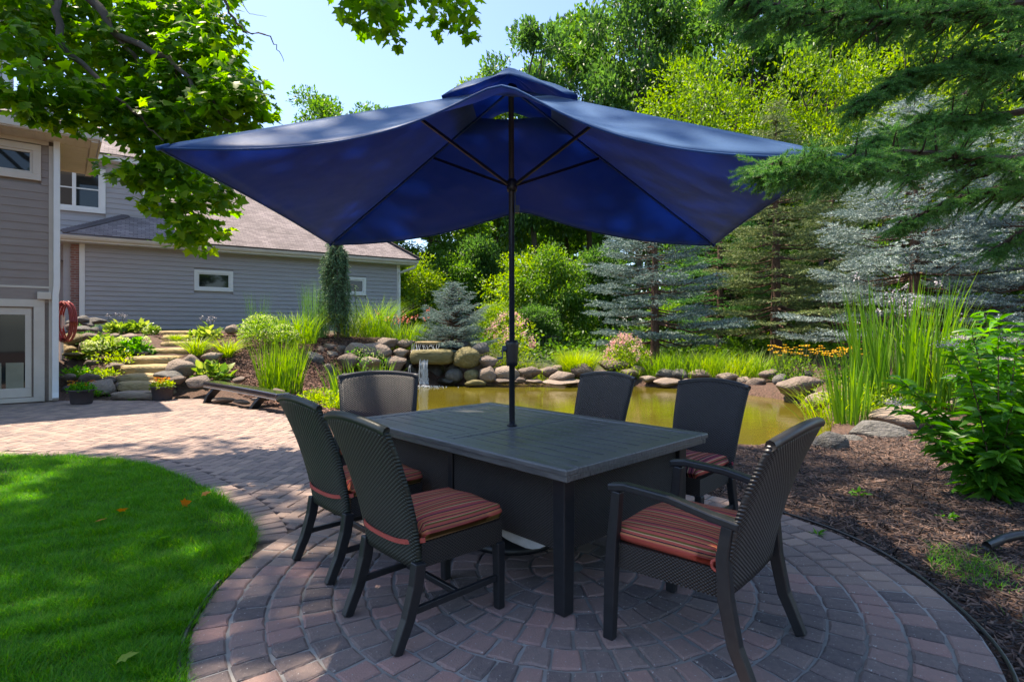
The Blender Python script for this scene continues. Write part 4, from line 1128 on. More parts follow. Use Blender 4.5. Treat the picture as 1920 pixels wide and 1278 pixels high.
# ------------------------------------------------------------------ parasol
PC = Vector((0.0, 3.69, 0))
umb = thing("parasol", "navy blue rectangular parasol standing through the dining table", "umbrella")
ZA = 2.98
apex = PC + Vector((0, 0, ZA))
cNL = px(296, 273, 2.62); cNR = px(1582, 289, 2.60); cFL = px(620, 456, 4.70); cFR = px(1338, 457, 4.72)
def edge_pt(a, b_, s, mid_dz, inn, pw):
    """s in -1..1 between the corners; the hem climbs to a peak in its middle"""
    p = a.lerp(b_, (s + 1) / 2); g = (1 - math.sqrt(s * s + .004)) ** pw if abs(s) < .998 else 0
    p.z += mid_dz * g
    d = (apex - p); d.z = 0
    return p + d.normalized() * inn * (1 - s * s)
def panel(a, b_, mid_dz, inn, pw, sag, name):
    nu, nv = 41, 22; vs, uvs = [], []
    for j in range(nv):
        t = j / (nv - 1)
        for i in range(nu):
            s = -1 + 2 * i / (nu - 1)
            e = edge_pt(a, b_, s, mid_dz, inn, pw)
            top = apex + (a.lerp(b_, (s + 1) / 2) - apex) * .16
            p = e.lerp(top, t)
            k = (1 - s * s)
            p.z -= sag * math.sin(math.pi * t) * k
            if mid_dz: p.z += .012 * math.sin(3.4 * t * 3 + 2 * s) * k * t
            # loose hem that turns down a little
            if j == 0: p.z -= .012
            vs.append(p); uvs.append((s, t))
    mb = MB(); mb.add(vs, [(j * nu + i, j * nu + i + 1, (j + 1) * nu + i + 1, (j + 1) * nu + i) for j in range(nv - 1) for i in range(nu - 1)], uvs)
    o = mb.build(name, M['canvas'], umb, True)
    sm = o.modifiers.new("t", 'SOLIDIFY'); sm.thickness = .0025
    # hem
    mb = MB(); mb.tube([edge_pt(a, b_, s, mid_dz, inn, pw) + Vector((0, 0, -.012)) for s in np.linspace(-.985, .985, 41)], .006, 6); mb.build("hem", M['canvas'], o, True)
    return o
panel(cNL, cNR, .43, .12, 2.6, -.0, "canopy_panel")
panel(cFR, cFL, .30, .08, 2.1, -.0, "canopy_panel")
panel(cFL, cNL, 0.0, .03, 1, .05, "canopy_panel")
panel(cNR, cFR, 0.0, .03, 1, .05, "canopy_panel")
# vent cap over the opening
vc = [apex + (c - apex) * .26 + Vector((0, 0, .02)) for c in (cNL, cNR, cFR, cFL)]
va = apex + Vector((-.02, 0, .1))
mb = MB(); vs = []; nn = 12; ring_n = 4 * nn
for lev in range(9):
    t = lev / 8
    for k in range(4):
        for i in range(nn):
            s = i / nn; q = vc[k].lerp(vc[(k + 1) % 4], s)
            q = q + Vector((0, 0, .14 * math.sin(math.pi * s) ** 2 * (1.0 if k in (0, 2) else .12) + .008 * math.sin(17 * s + k * 2)))
            p = q.lerp(va, t); p.z += .025 * math.sin(math.pi * min(1, t * 1.1)) + .01 * math.sin(9 * s + 5 * t + k)
            vs.append(p)
fs = [(l_ * ring_n + i, l_ * ring_n + (i + 1) % ring_n, (l_ + 1) * ring_n + (i + 1) % ring_n, (l_ + 1) * ring_n + i) for l_ in range(8) for i in range(ring_n)]
mb.add(vs, fs); o = mb.build("vent_cap", M['canvas'], umb, True); sm = o.modifiers.new("t", 'SOLIDIFY'); sm.thickness = .0025
bm = M['black_metal']
MB().tube([PC + Vector((0, 0, .03)), PC + Vector((0, 0, 1.27))], .0195, 16).build("lower_pole", bm, umb, True)
MB().tube([PC + Vector((0, 0, 1.2)), PC + Vector((-.006, 0, ZA + .02))], .0185, 16).build("upper_pole", bm, umb, True)
mb = MB(); mb.lathe([(.035, 0), (.036, .006), (.022, .01), (.022, .03)], 18, (PC.x, PC.y, TH + .001)); mb.build("collar_ring", bm, umb, True)
mb = MB(); mb.lathe([(.0, 0), (.034, .0), (.038, .03), (.043, .14), (.044, .155), (.036, .17), (0, .172)], 20, (PC.x, PC.y, 1.135)); cr = mb.build("crank_housing", bm, umb, True)
mb = MB(); mb.tube([PC + Vector((-.04, -.005, 1.25)), PC + Vector((-.062, -.01, 1.25))], .02, 12); mb.bar([PC + Vector((-.062, -.01, 1.255)), PC + Vector((-.064, -.01, 1.185))], .016, .008, (0, 1, 0)); mb.tube([PC + Vector((-.064, -.012, 1.188)), PC + Vector((-.098, -.014, 1.188))], .008, 8); mb.build("crank_handle", mk('blue_grey_plastic', (.05, .07, .11), (.08, .1, .15), 8, .4), cr)
mb = MB(); mb.lathe([(0, -.04), (.03, -.04), (.036, -.02), (.036, .02), (.026, .04), (0, .04)], 16, (PC.x, PC.y, 2.33)); mb.build("runner_hub", bm, umb, True)
mb = MB(); mb.box((PC.x + .035, PC.y - .01, 2.17), (.03, .03, .05)); mb.bar([(PC.x + .02, PC.y, 2.32), (PC.x + .022, PC.y, 2.17)], .008, .008, (1, 0, 0)); mb.build("pulley_catch", bm, umb)
mb = MB(); mb.lathe([(0, -.03), (.04, -.03), (.045, .0), (.03, .03), (0, .03)], 16, (PC.x, PC.y, ZA - .02)); mb.build("top_hub", bm, umb, True)
for c in (cNL, cNR, cFR, cFL):
    d = c - apex
    pts = [apex + d * t + Vector((0, 0, -.012)) for t in (0, .25, .5, .75, .99)]
    rb = MB().bar(pts, .012, .012, (0, 0, 1)).build("rib", M['canvas'], umb)
    q = apex + d * .37 + Vector((0, 0, -.03)); h0 = Vector((PC.x, PC.y, 2.335)) + Vector((d.x, d.y, 0)).normalized() * .03
    MB().bar([h0, q], .018, .014, (0, 0, 1)).build("strut", bm, rb)
    mb = MB(); e = c + (c - apex).normalized() * .008; mb.tube([e + (apex - c).normalized() * .06 + Vector((0, 0, -.012)), e + Vector((0, 0, -.012))], [.014, .011], 8); mb.build("corner_pocket", M['canvas'], rb, True)
MB().lathe([(0, 0), (.3, 0), (.31, .02), (.29, .05), (.1, .08), (.045, .1), (.042, .34), (.028, .36)], 28).build("base", bm, umb, True, loc=(PC.x, PC.y, 0))
# ------------------------------------------------------------------ stones
import bmesh
def rock_mesh(seed, mat, sub=3, jag=.2, flat=.0):
    r = np.random.default_rng(seed)
    bm = bmesh.new(); bmesh.ops.create_icosphere(bm, subdivisions=sub, radius=1)
    V = np.array([v.co[:] for v in bm.verts])
    # planes shave the ball into broad worn faces
    for _ in range(13):
        d = unit(r.normal(size=(1, 3)))[0]; k = .6 + .28 * r.random()
        h = V @ d; over = np.clip(h - k, 0, None); V = V - (over * .85)[:, None] * d
    for f, a in ((1.7, jag), (3.4, jag * .4), (7, jag * .14)):
        ph = r.random((3, 3)) * 6.28; W = r.normal(size=(3, 3)) * f
        nz = sum(np.sin(V @ W[i] + ph[i, 0]) for i in range(3)) / 3
        V = V * (1 + a * nz[:, None])
    V /= np.abs(V).max(0)
    F = np.array([[v.index for v in f.verts] for f in bm.faces]); bm.free()
    return big("stone", V, F, mat, True)
RM = {}
for key in ('stone', 'stone_wet', 'stone_green', 'stone_grey', 'stone_tan'):
    RM[key] = [rock_mesh(11 + i + 31 * len(key), M[key]) for i in range(6 if key == 'stone' else 3)]
def stone(par, u_, v_, w_, h_, Y, mat='stone', dep=None, name="stone", rz=None):
    """stone whose outline in the photo is w_ x h_ pixels round (u_,v_) at distance Y"""
    c = px(u_, v_, Y); W = w_ / FPX * Y / 2; H = h_ / FPX * Y / 2
    o = obj(name, RM[mat][int(rng.integers(len(RM[mat])))], par, c)
    o.scale = (W * 1.04, (dep or max(W * .8, H)), H * 1.08)
    o.rotation_euler = (rng.normal() * .06, rng.normal() * .06, (rng.random() < .5) * math.pi + rng.normal() * .15 if rz is None else rz)
    return o

fall = thing("rock_waterfall", "stacked boulder waterfall spilling into the far left pond corner", "waterfall")
for q in [(873, 669, 58, 40, 15.0, 'stone_green'), (900, 654, 36, 24, 15.3, 'stone_grey'), (862, 648, 40, 22, 15.8, 'stone_wet'), (840, 645, 30, 20, 15.9, 'stone_wet'), (916, 677, 40, 24, 15.0), (917, 701, 38, 30, 14.7), (886, 703, 30, 28, 14.8, 'stone_green'), (894, 717, 42, 12, 14.6, 'stone_green'), (852, 702, 34, 32, 15.0, 'stone_grey'), (850, 690, 30, 26, 15.3, 'stone_wet'),
          (783, 703, 34, 36, 15.2, 'stone_wet'), (815, 700, 40, 40, 15.6, 'stone_wet'), (765, 690, 34, 40, 15.4, 'stone_wet'), (838, 712, 40, 14, 15.0, 'stone_wet'), (758, 715, 36, 16, 14.9, 'stone_wet'),
          (722, 642, 52, 20, 15.4), (760, 643, 40, 18, 15.5), (752, 661, 32, 22, 15.2), (702, 656, 66, 26, 15.1), (668, 655, 42, 26, 15.1), (740, 681, 44, 30, 15.0), (690, 681, 58, 30, 14.8), (655, 676, 46, 34, 14.6), (720, 705, 44, 22, 14.8, 'stone_grey'), (640, 655, 24, 16, 15.2), (618, 652, 30, 16, 15.2), (600, 660, 30, 22, 15), (585, 672, 42, 34, 14.4, 'stone_grey'), (622, 668, 30, 20, 15), (572, 655, 26, 18, 15.2), (556, 640, 30, 18, 15.4), (590, 640, 22, 12, 15.4),
          (640, 712, 34, 26, 14.2, 'stone_wet'), (612, 700, 40, 36, 14.4, 'stone_wet'), (700, 722, 46, 16, 14.4, 'stone_wet'), (584, 714, 34, 22, 13.6, 'stone_wet'), (588, 735, 26, 10, 12.8)]:
    stone(fall, *q)
# ledge slabs
def slab_px(par, u0, u1, v0, v1, Y, dep, mat, name="ledge", seed=0):
    a, b_ = px(u0, v1, Y), px(u1, v0, Y); r = np.random.default_rng(seed)
    bm = bmesh.new(); bmesh.ops.create_cube(bm, size=1)
    bmesh.ops.subdivide_edges(bm, edges=bm.edges, cuts=3, use_grid_fill=True)
    me = bpy.data.meshes.new(name)
    ph = r.random(6) * 6
    for v in bm.verts:
        p = v.co * 2; e = max(abs(p.x), abs(p.y), abs(p.z)); q = p / (abs(p.x) ** 7 + abs(p.y) ** 7 + abs(p.z) ** 7) ** (1 / 7)
        nz = math.sin(3 * p.x + ph[0]) * math.sin(3 * p.y + ph[1]) * .06 + math.sin(7 * p.x + ph[2]) * .03 + math.sin(6 * p.z + 5 * p.x + ph[3]) * .03
        v.co = q * .5 * (1 + nz)
    bm.to_mesh(me); bm.free(); me.polygons.foreach_set("use_smooth", [True] * len(me.polygons)); set_mats(me, mat)
    o = obj(name, me, par, ((a.x + b_.x) / 2, Y + dep / 2, (a.z + b_.z) / 2)); o.scale = (abs(b_.x - a.x), dep, abs(b_.z - a.z))
    return o
slab_px(fall, 766, 846, 655, 684, 14.75, .9, M['stone_green'], seed=1)
slab_px(fall, 776, 826, 640, 646, 15.05, .6, M['stone_tan'], seed=2)
slab_px(fall, 778, 822, 645, 657, 15.25, .5, M['stone_wet'], seed=3)
r = np.random.default_rng(12)
mb = MB()
def strand(u0, v0, v1, Y, wdt, n=7):
    x = px(u0, v0, Y); e = px(u0, v1, Y); pts = []
    for i in range(n):
        t = i / (n - 1)
        pts.append((x.x + r.normal() * .012 * t + .03 * t * r.normal(), Y - .12 * math.sqrt(t) - .02 * r.random(), x.z + (e.z - x.z) * t ** 1.2))
    mb.tube(pts, [wdt * (.6 + .8 * r.random()) for _ in pts], 5)
for k in range(16): strand(788 + 16 * r.random(), 673 + 4 * r.random(), 719, 14.7, .009)
for k in range(10): strand(794 + 8 * r.random(), 676, 719, 14.68, .012)
for k in range(3): strand(768 + 3 * r.random(), 684, 708, 14.8, .006)
for k in range(12): strand(777 + 46 * k / 11, 645, 657, 15.0, .006, 4)
for k in range(3): strand(773 + 4 * k, 643, 660, 15.0, .006, 4)
mb.build("falling_water", M['fall'], fall, True)
mb = MB()
for k in range(170):
    a = r.random() * 6.28; q = abs(r.normal()) * .3
    p = px(797, 720, 14.45); s_ = .007 + .016 * r.random()
    mb.box((p.x + q * math.cos(a) * 1.3, p.y + q * math.sin(a) * .6, WZ + .005 + .06 * r.random() * max(0, 1 - q * 2)), (s_, s_, s_))
o = mb.build("foam", mk('foam', (.7, .72, .74), (.85, .87, .88), 9, .4), fall); tag(o, kind='stuff')

rim = thing("pond_border", "row of pale rounded boulders along the far pond shore", "stone border")
for q in [(955, 699, 60, 30, 14.9), (993, 697, 44, 26, 14.9), (1027, 696, 40, 22, 15.1), (1050, 706, 58, 22, 14.8), (1052, 716, 72, 10, 14.6), (1092, 696, 48, 30, 15.0), (975, 712, 22, 14, 14.7), (1002, 714, 34, 10, 14.7), (948, 714, 50, 10, 14.7), (1133, 702, 44, 22, 14.9), (1152, 685, 64, 24, 15.8), (1182, 700, 34, 18, 15.1), (1196, 693, 28, 20, 15.4), (1168, 713, 40, 12, 14.8), (1250, 717, 50, 16, 14.4), (1276, 702, 30, 20, 14.8, 'stone_grey'), (1312, 702, 46, 20, 14.6), (1246, 700, 36, 18, 15, 'stone_grey'), (1290, 716, 40, 12, 14.3), (1365, 708, 40, 22, 14), (1398, 714, 34, 18, 13.8), (1340, 716, 36, 14, 14), (1440, 700, 36, 20, 13.6), (1420, 716, 40, 16, 13.4), (1385, 725, 50, 12, 13.4), (1462, 712, 30, 22, 13.2, 'stone_grey'), (1438, 732, 46, 14, 12.8), (1216, 710, 30, 14, 14.7), (1047, 690, 30, 12, 15.4), (1515, 700, 22, 16, 13.2, 'stone_grey')]:
    stone(rim, *q)
def boulder(label, *q, **k):
    o = stone(None, *q, name="boulder", **k); tag(o, label, "boulder", "big garden boulders"); return o
boulder("large pale cracked boulder on the right pond shore before the yellow flowers", 1495, 724, 84, 46, 11.6)
boulder("low pale boulder beside the largest one at the pond's right end", 1535, 750, 50, 44, 10.4)
boulder("broad flat sunlit slab boulder behind the mulch bed at right", 1700, 785, 130, 46, 7.9)
boulder("dark mossy flat boulder in front of the sunlit slab", 1652, 810, 112, 40, 7.3, 'stone_grey')
boulder("angular grey boulder just right of the front armchair", 1552, 836, 64, 56, 6.6, 'stone_grey')
boulder("low grey boulder between the angular one and the mossy flat one", 1592, 828, 64, 36, 7.0, 'stone_grey')
boulder("pale boulder half hidden by the leafy plant at far right", 1800, 760, 60, 34, 9.0)
boulder("broad tan boulder right of the middle steps", 335, 688, 62, 32, 11.9)
boulder("rounded boulder leaning behind the broad tan one by the steps", 358, 681, 34, 32, 12.1)
boulder("flat brown boulder under the broad tan one by the steps", 318, 703, 56, 16, 11.6, 'stone_grey')
boulder("squat boulder behind the right flower pot on the mulch", 372, 716, 46, 22, 11.3)
boulder("small pale boulder touching the right flower pot", 332, 712, 30, 16, 11.3)
boulder("single boulder on the mulch below the garage wall", 437, 617, 32, 18, 15.2)
boulder("round tan boulder at the end of the low bench", 518, 738, 36, 22, 10.3)
boulder("flat pale stone under the low bench, left one", 420, 750, 46, 12, 10.5)
boulder("flat pale stone under the low bench, middle one", 452, 752, 36, 8, 10.3)
boulder("flat pale stone beside the bench near its right end", 490, 748, 40, 10, 10.3)
boulder("small tan stone on the mulch right of the white striped hosta", 448, 712, 26, 12, 11.6)
boulder("wide grey stone among the daylilies on the bank", 398, 668, 40, 20, 12.6)

lw = thing("rock_terrace", "stacked boulder terrace wall between the house and the steps", "stone wall")
for q in [(128, 708, 26, 20, 11.5), (166, 709, 44, 20, 11.5), (206, 713, 34, 16, 11.6), (190, 726, 52, 28, 11.2), (128, 733, 28, 22, 11.3, 'stone_grey'), (222, 728, 24, 24, 11.4),
          (138, 638, 42, 26, 13, 'stone_green'), (132, 654, 30, 18, 12.8, 'stone_tan'), (160, 652, 26, 20, 12.8), (170, 634, 34, 22, 13.1), (212, 632, 24, 16, 13.4), (242, 632, 34, 16, 13.6), (142, 664, 40, 10, 12.6, 'stone_green'), (262, 662, 30, 12, 12.9, 'stone_grey'), (182, 662, 16, 10, 12.7), (172, 680, 26, 10, 12.2), (215, 686, 40, 14, 12.2),
          (136, 606, 20, 14, 14.6, 'stone_grey'), (152, 600, 30, 16, 14.8, 'stone_grey'), (152, 617, 36, 12, 14.3, 'stone_grey'), (130, 613, 14, 16, 14.4), (180, 602, 34, 14, 15, 'stone_grey'), (165, 608, 24, 10, 14.8, 'stone_grey'), (178, 618, 18, 10, 14.3, 'stone_grey')]:
    stone(lw, *q)

steps = thing("stone_steps", "flight of nine rough tan stone steps climbing the bank", "steps")
for k, (u0, u1, vt, vb, Y) in enumerate([(202, 290, 735, 750, 10.85), (216, 289, 716, 738, 11.2), (214, 295, 702, 722, 11.55), (221, 304, 685, 705, 11.95), (229, 318, 668, 690, 12.5), (274, 352, 653, 671, 13.2), (296, 354, 640, 656, 13.9), (298, 352, 628, 643, 14.6), (294, 357, 620, 631, 15.2)]):
    o = slab_px(steps, u0, u1, vt, vb, Y, .75, M['stone_tan'] if k else M['stone'], "step", seed=20 + k)

# low dark bench by the bank: curved plank on a bracket
bn = thing("low_bench", "long low dark curved bench plank resting beside the steps path", "bench")
b0, b1, b2 = px(394, 718, 10.7), px(450, 728, 10.2), px(532, 742, 9.6)
pts = []
for t in np.linspace(0, 1, 15):
    p = b0 * (1 - t) ** 2 + (b1 + Vector((0, 0, .02))) * 2 * t * (1 - t) + b2 * t * t; pts.append(p)
mb = MB(); mb.bar(pts, .3, .09, (.35, .93, 0)); mb.build("plank", mk('dark_plank', (.02, .016, .018), (.04, .032, .035), 8, .12, .1, 40, spec=.9), bn, bevel=.03)
mb = MB(); mb.bar([p - Vector((0, .05, .055)) for p in pts], .2, .02, (.35, .93, 0)); mb.build("light_rail", M['trim_cream'], bn)
for t in (.16, .8):
    p = pts[int(t * 14)]; mb = MB(); mb.bar([p - Vector((0, 0, .05)), p + Vector((-.12, -.05, -.2)), (p.x - .2, p.y - .05, g1(p.x, p.y) - .05)], .2, .05, (.3, .95, 0)); mb.build("foot", M['black_metal'], bn, bevel=.01)

# flower pots
def pot(label, u_, vb, wpx, Y, hgt, fl):
    p = px(u_, vb, Y); p.z = 0; rad = wpx / FPX * Y / 2; r = np.random.default_rng(int(u_))
    o = thing("flower_pot", label, "flower pot", p, 0, "potted marigolds")
    MB().lathe([(0, 0), (rad * .78, 0), (rad * .84, .02), (rad * .98, hgt * .9), (rad * 1.04, hgt * .9), (rad * 1.04, hgt), (rad * .95, hgt), (rad * .9, hgt * .85), (0, hgt * .84)], 28).build("pot", M['pot'], o, True)
    n = 420; B = in_disc(n, rad * 1.0, r); B[:, 2] = hgt * .85 + r.random(n) * hgt * .55 * (1 - (np.linalg.norm(B[:, :2], axis=1) / rad) ** 2 * .5)
    V, F = scatter(B, r.normal(size=(n, 3)) + (0, 0, .5), .05 + .03 * r.random(n), r, asp=.5); obj("leaves", big("leaves", V, F, M[fl]), o)
    n = 26; B = in_disc(n, rad * 1.15, r); B[:, 2] = hgt * 1.25 + r.random(n) * hgt * .35
    for b_ in B:
        V, F = scatter(np.tile(b_, (9, 1)), np.column_stack([np.cos(np.arange(9) * .7), np.sin(np.arange(9) * .7), np.full(9, .35)]), .026, r, asp=.8, up=(0, 0, 1))
        obj("flower", big("flower", V, F, M['orange'] if r.random() < .7 else M['yellow']), o)
    return o
pot("dark round pot of orange marigolds beside the house downspout", 153, 757, 40, 10.35, .27, 'grass')
pot("brown pot of yellow and orange marigolds at the foot of the steps", 305, 749, 38, 10.95, .27, 'lime')

# ------------------------------------------------------------------ metal fences behind the pond
def fence(label, u0, u1, Y0, Y1, vt, mesh=False):
    a = px(u0, vt, Y0); b_ = px(u1, vt, Y1); L = (Vector((b_.x, b_.y)) - Vector((a.x, a.y))).length
    f = thing("metal_fence", label, "fence"); z0 = min(g1(a.x, a.y), g1(b_.x, b_.y)) - .05; zt = a.z
    n = max(3, int(L / .13)); pm = {}
    for k in range(n + 1):
        t = k / n; p = Vector((a.x + (b_.x - a.x) * t, a.y + (b_.y - a.y) * t, 0)); post = k % 14 == 0
        mb = MB(); w_ = .05 if post else .018; mb.box((p.x, p.y, (z0 + zt + (.08 if post else 0)) / 2), (w_, w_, zt - z0 + (.08 if post else 0))); mb.build("post" if post else "picket", M['black_metal'], f)
    for z in (zt - .06, z0 + .2):
        MB().bar([(a.x, a.y, z), (b_.x, b_.y, z)], .03, .03, (0, 0, 1)).build("rail", M['black_metal'], f)
fence("black metal fence right of the pink phlox, seen behind the pole", 1000, 1048, 19, 19.5, 628)
fence("black picket fence between the grass mound and the blue spruce", 1118, 1250, 18.5, 20, 646)
fence("black picket fence under the spruces at the right of the photo", 1700, 1990, 17, 16, 632)

# ------------------------------------------------------------------ plants
def plant(name, label, cat, u_, v_, Y=None, group=None, z=None):
    if Y is None:
        Yt = 6.0
        for _ in range(400):          # march along the sight line to the ground
            p = px(u_, v_, Yt)
            if p.z <= g1(p.x, p.y): break
            Yt += .06
        Y = Yt
    p = px(u_, v_, Y); p.z = g1(p.x, p.y) - .05 if z is None else z
    o = thing(name, label, cat, p, 0, group); return o, Y
def add(par, name, V, F, mat): return tag(obj(name, big(name, V, F, M[mat] if isinstance(mat, str) else mat), par), kind='stuff')
def clump(par, n, rad, h, wid, lean, droop, mat, seed, name="blades", seg=4, vary=.35):
    r = np.random.default_rng(seed); B = in_disc(n, rad, r)
    az = np.arctan2(B[:, 1], B[:, 0]) + r.normal(size=n) * .9
    V, F = blades(B, h * (1 - vary * r.random(n)), wid * (.7 + .6 * r.random(n)), lean * (.3 + r.random(n)), r, seg, droop, az)
    return add(par, name, V, F, mat)
def mound(par, n, rad, h, leaf, mat, seed, asp=.6, shape=LEAF, F0=LEAFF, name="leaves", shell=.5):
    r = np.random.default_rng(seed); d = sphere_dirs(n, r); d[:, 2] = np.abs(d[:, 2]); k = (1 - shell * r.random(n) ** 1.5)[:, None]
    lump = (1 + .18 * np.sin(d[:, :1] * 5 + seed) * np.sin(d[:, 1:2] * 6 + seed * 2))
    P = d * k * lump * np.array([rad, rad, h])
    V, F = scatter(P, d + r.normal(size=(n, 3)) * .6 + (0, 0, .15), leaf * (.6 + .7 * r.random(n)), r, shape, F0, asp, (0, 0, 1))
    return add(par, name, V, F, mat)
def stalks(par, n, rad, h, seed, flower=None, fs=.03, lean=.15, fn=10, mat='stem', fname="flowers"):
    r = np.random.default_rng(seed); mb = MB(); tips = []
    for b_ in in_disc(n, rad, r):
        a = r.random() * 6.28; L = h * (.75 + .35 * r.random()); e = b_ + np.array([math.cos(a) * lean * L, math.sin(a) * lean * L, L])
        mb.tube([b_, (b_ + e) / 2 + r.normal(size=3) * .02 * L, e], .005, 4, False); tips.append(e)
    mb.build("stems", M[mat], par)
    if flower:
        T = np.repeat(np.array(tips), fn, 0) + r.normal(size=(n * fn, 3)) * fs * .9
        V, F = scatter(T, r.normal(size=T.shape) + (0, 0, .4), fs, r, asp=.8); add(par, fname, V, F, flower)
    return np.array(tips)

HG = "hostas on the bank"
for k, (u_, v_, w_, lab) in enumerate([(222, 622, 44, "lime hosta in front of the garage wall, left of the steps"), (262, 620, 42, "lime hosta next to the top step on the left"), (390, 634, 52, "variegated hosta with mauve flower stalks right of the top steps"), (398, 708, 64, "white edged hosta beside the broad tan boulder"), (190, 654, 56, "lime hydrangea-leaved hosta above the terrace stones")]):
    o, Y = plant("hosta", lab, "hosta", u_, v_ , group=HG); s = w_ / FPX * Y / 2
    mound(o, 150, s, s * .85, s * .55, 'hosta', 100 + k, .75, OVAL, OVALF, shell=.75)
    if k in (0, 2): stalks(o, 5, s * .4, s * 1.7, 120 + k, 'mauve', .03, .25)
for k, (u_, v_, w_, lab) in enumerate([(196, 664, 54, "hydrangea with lime green blooms left of the steps"), (254, 664, 50, "darker leafed hydrangea with lime blooms beside the sixth step"), (287, 624, 26, "small round leafed shrub at the head of the steps")]):
    o, Y = plant("hydrangea", lab, "hydrangea", u_, v_, group="hydrangeas by the steps"); s = w_ / FPX * Y / 2
    mound(o, 240, s, s * 1.25, s * .42, 'joe' if k == 1 else 'hosta', 140 + k, .8, OVAL, OVALF)
    rr_ = np.random.default_rng(k)
    for j in range(4):
        a = rr_.random() * 6.28; c = np.array([math.cos(a) * s * .8, math.sin(a) * s * .8 - s * .3, s * (.7 + .5 * rr_.random())]); d = sphere_dirs(90, rr_)
        V, F = scatter(c + d * s * .26, d, s * .14, rr_, asp=.9); add(o, "bloom", V, F, 'limeball')
for k, (u_, v_, w_, m_, lab) in enumerate([(222, 676, 84, 'lime', "lime groundcover spilling over the upper terrace stones"), (197, 704, 62, 'lime', "lime groundcover on the lower terrace beside the fourth step"), (148, 703, 62, 'grass', "dark green leafy groundcover beside the house downspout"), (182, 737, 36, 'grass', "fine green plant at the foot of the terrace stones"), (148, 668, 34, 'lime', "small lime plant tucked between upper terrace stones")]):
    o, Y = plant("groundcover", lab, "groundcover", u_, v_, group="groundcovers on the terrace"); s = w_ / FPX * Y / 2
    mound(o, 420, s, s * .5, .07, m_, 160 + k, .55, shell=.8)
for k, (u_, v_, w_, h_, lab) in enumerate([(370, 664, 58, 44, "daylily tuft right of the seventh step"), (426, 668, 52, 42, "orange tinted daylily tuft on the open mulch"), (330, 640, 20, 20, "little rusty sedge at the top step edge")]):
    o, Y = plant("daylily", lab, "daylily", u_, v_, group="daylilies on the bank"); s = w_ / FPX * Y / 2
    clump(o, 170, s * .3, h_ / FPX * Y * 1.1, .02, .75, 1.0, 'lime', 170 + k)
for k, (u_, v_, w_, h_, lab) in enumerate([(496, 622, 78, 40, "round sedum mound against the garage wall"), (484, 650, 72, 52, "sedum mound above the iris clump, left one"), (532, 655, 60, 40, "sedum mound above the iris clump, right one"), (688, 640, 84, 42, "dense sedum mound between weeping spruce and daylilies")]):
    o, Y = plant("sedum", lab, "sedum", u_, v_, 15.0 if k in (0, 3) else 14.0, group="sedum mounds"); s = w_ / FPX * Y / 2
    mound(o, 800, s, h_ / FPX * Y, .08, 'joe' if k == 3 else 'iris', 180 + k, .5)
    r = np.random.default_rng(k); d = sphere_dirs(500, r); d[:, 2] = np.abs(d[:, 2]) * .9 + .25; d = unit(d)
    V, F = scatter(d * np.array([s, s, h_ / FPX * Y]) * 1.04, r.normal(size=d.shape) + (0, 0, .5), .035, r, asp=.9); add(o, "flower_heads", V, F, 'limeball')
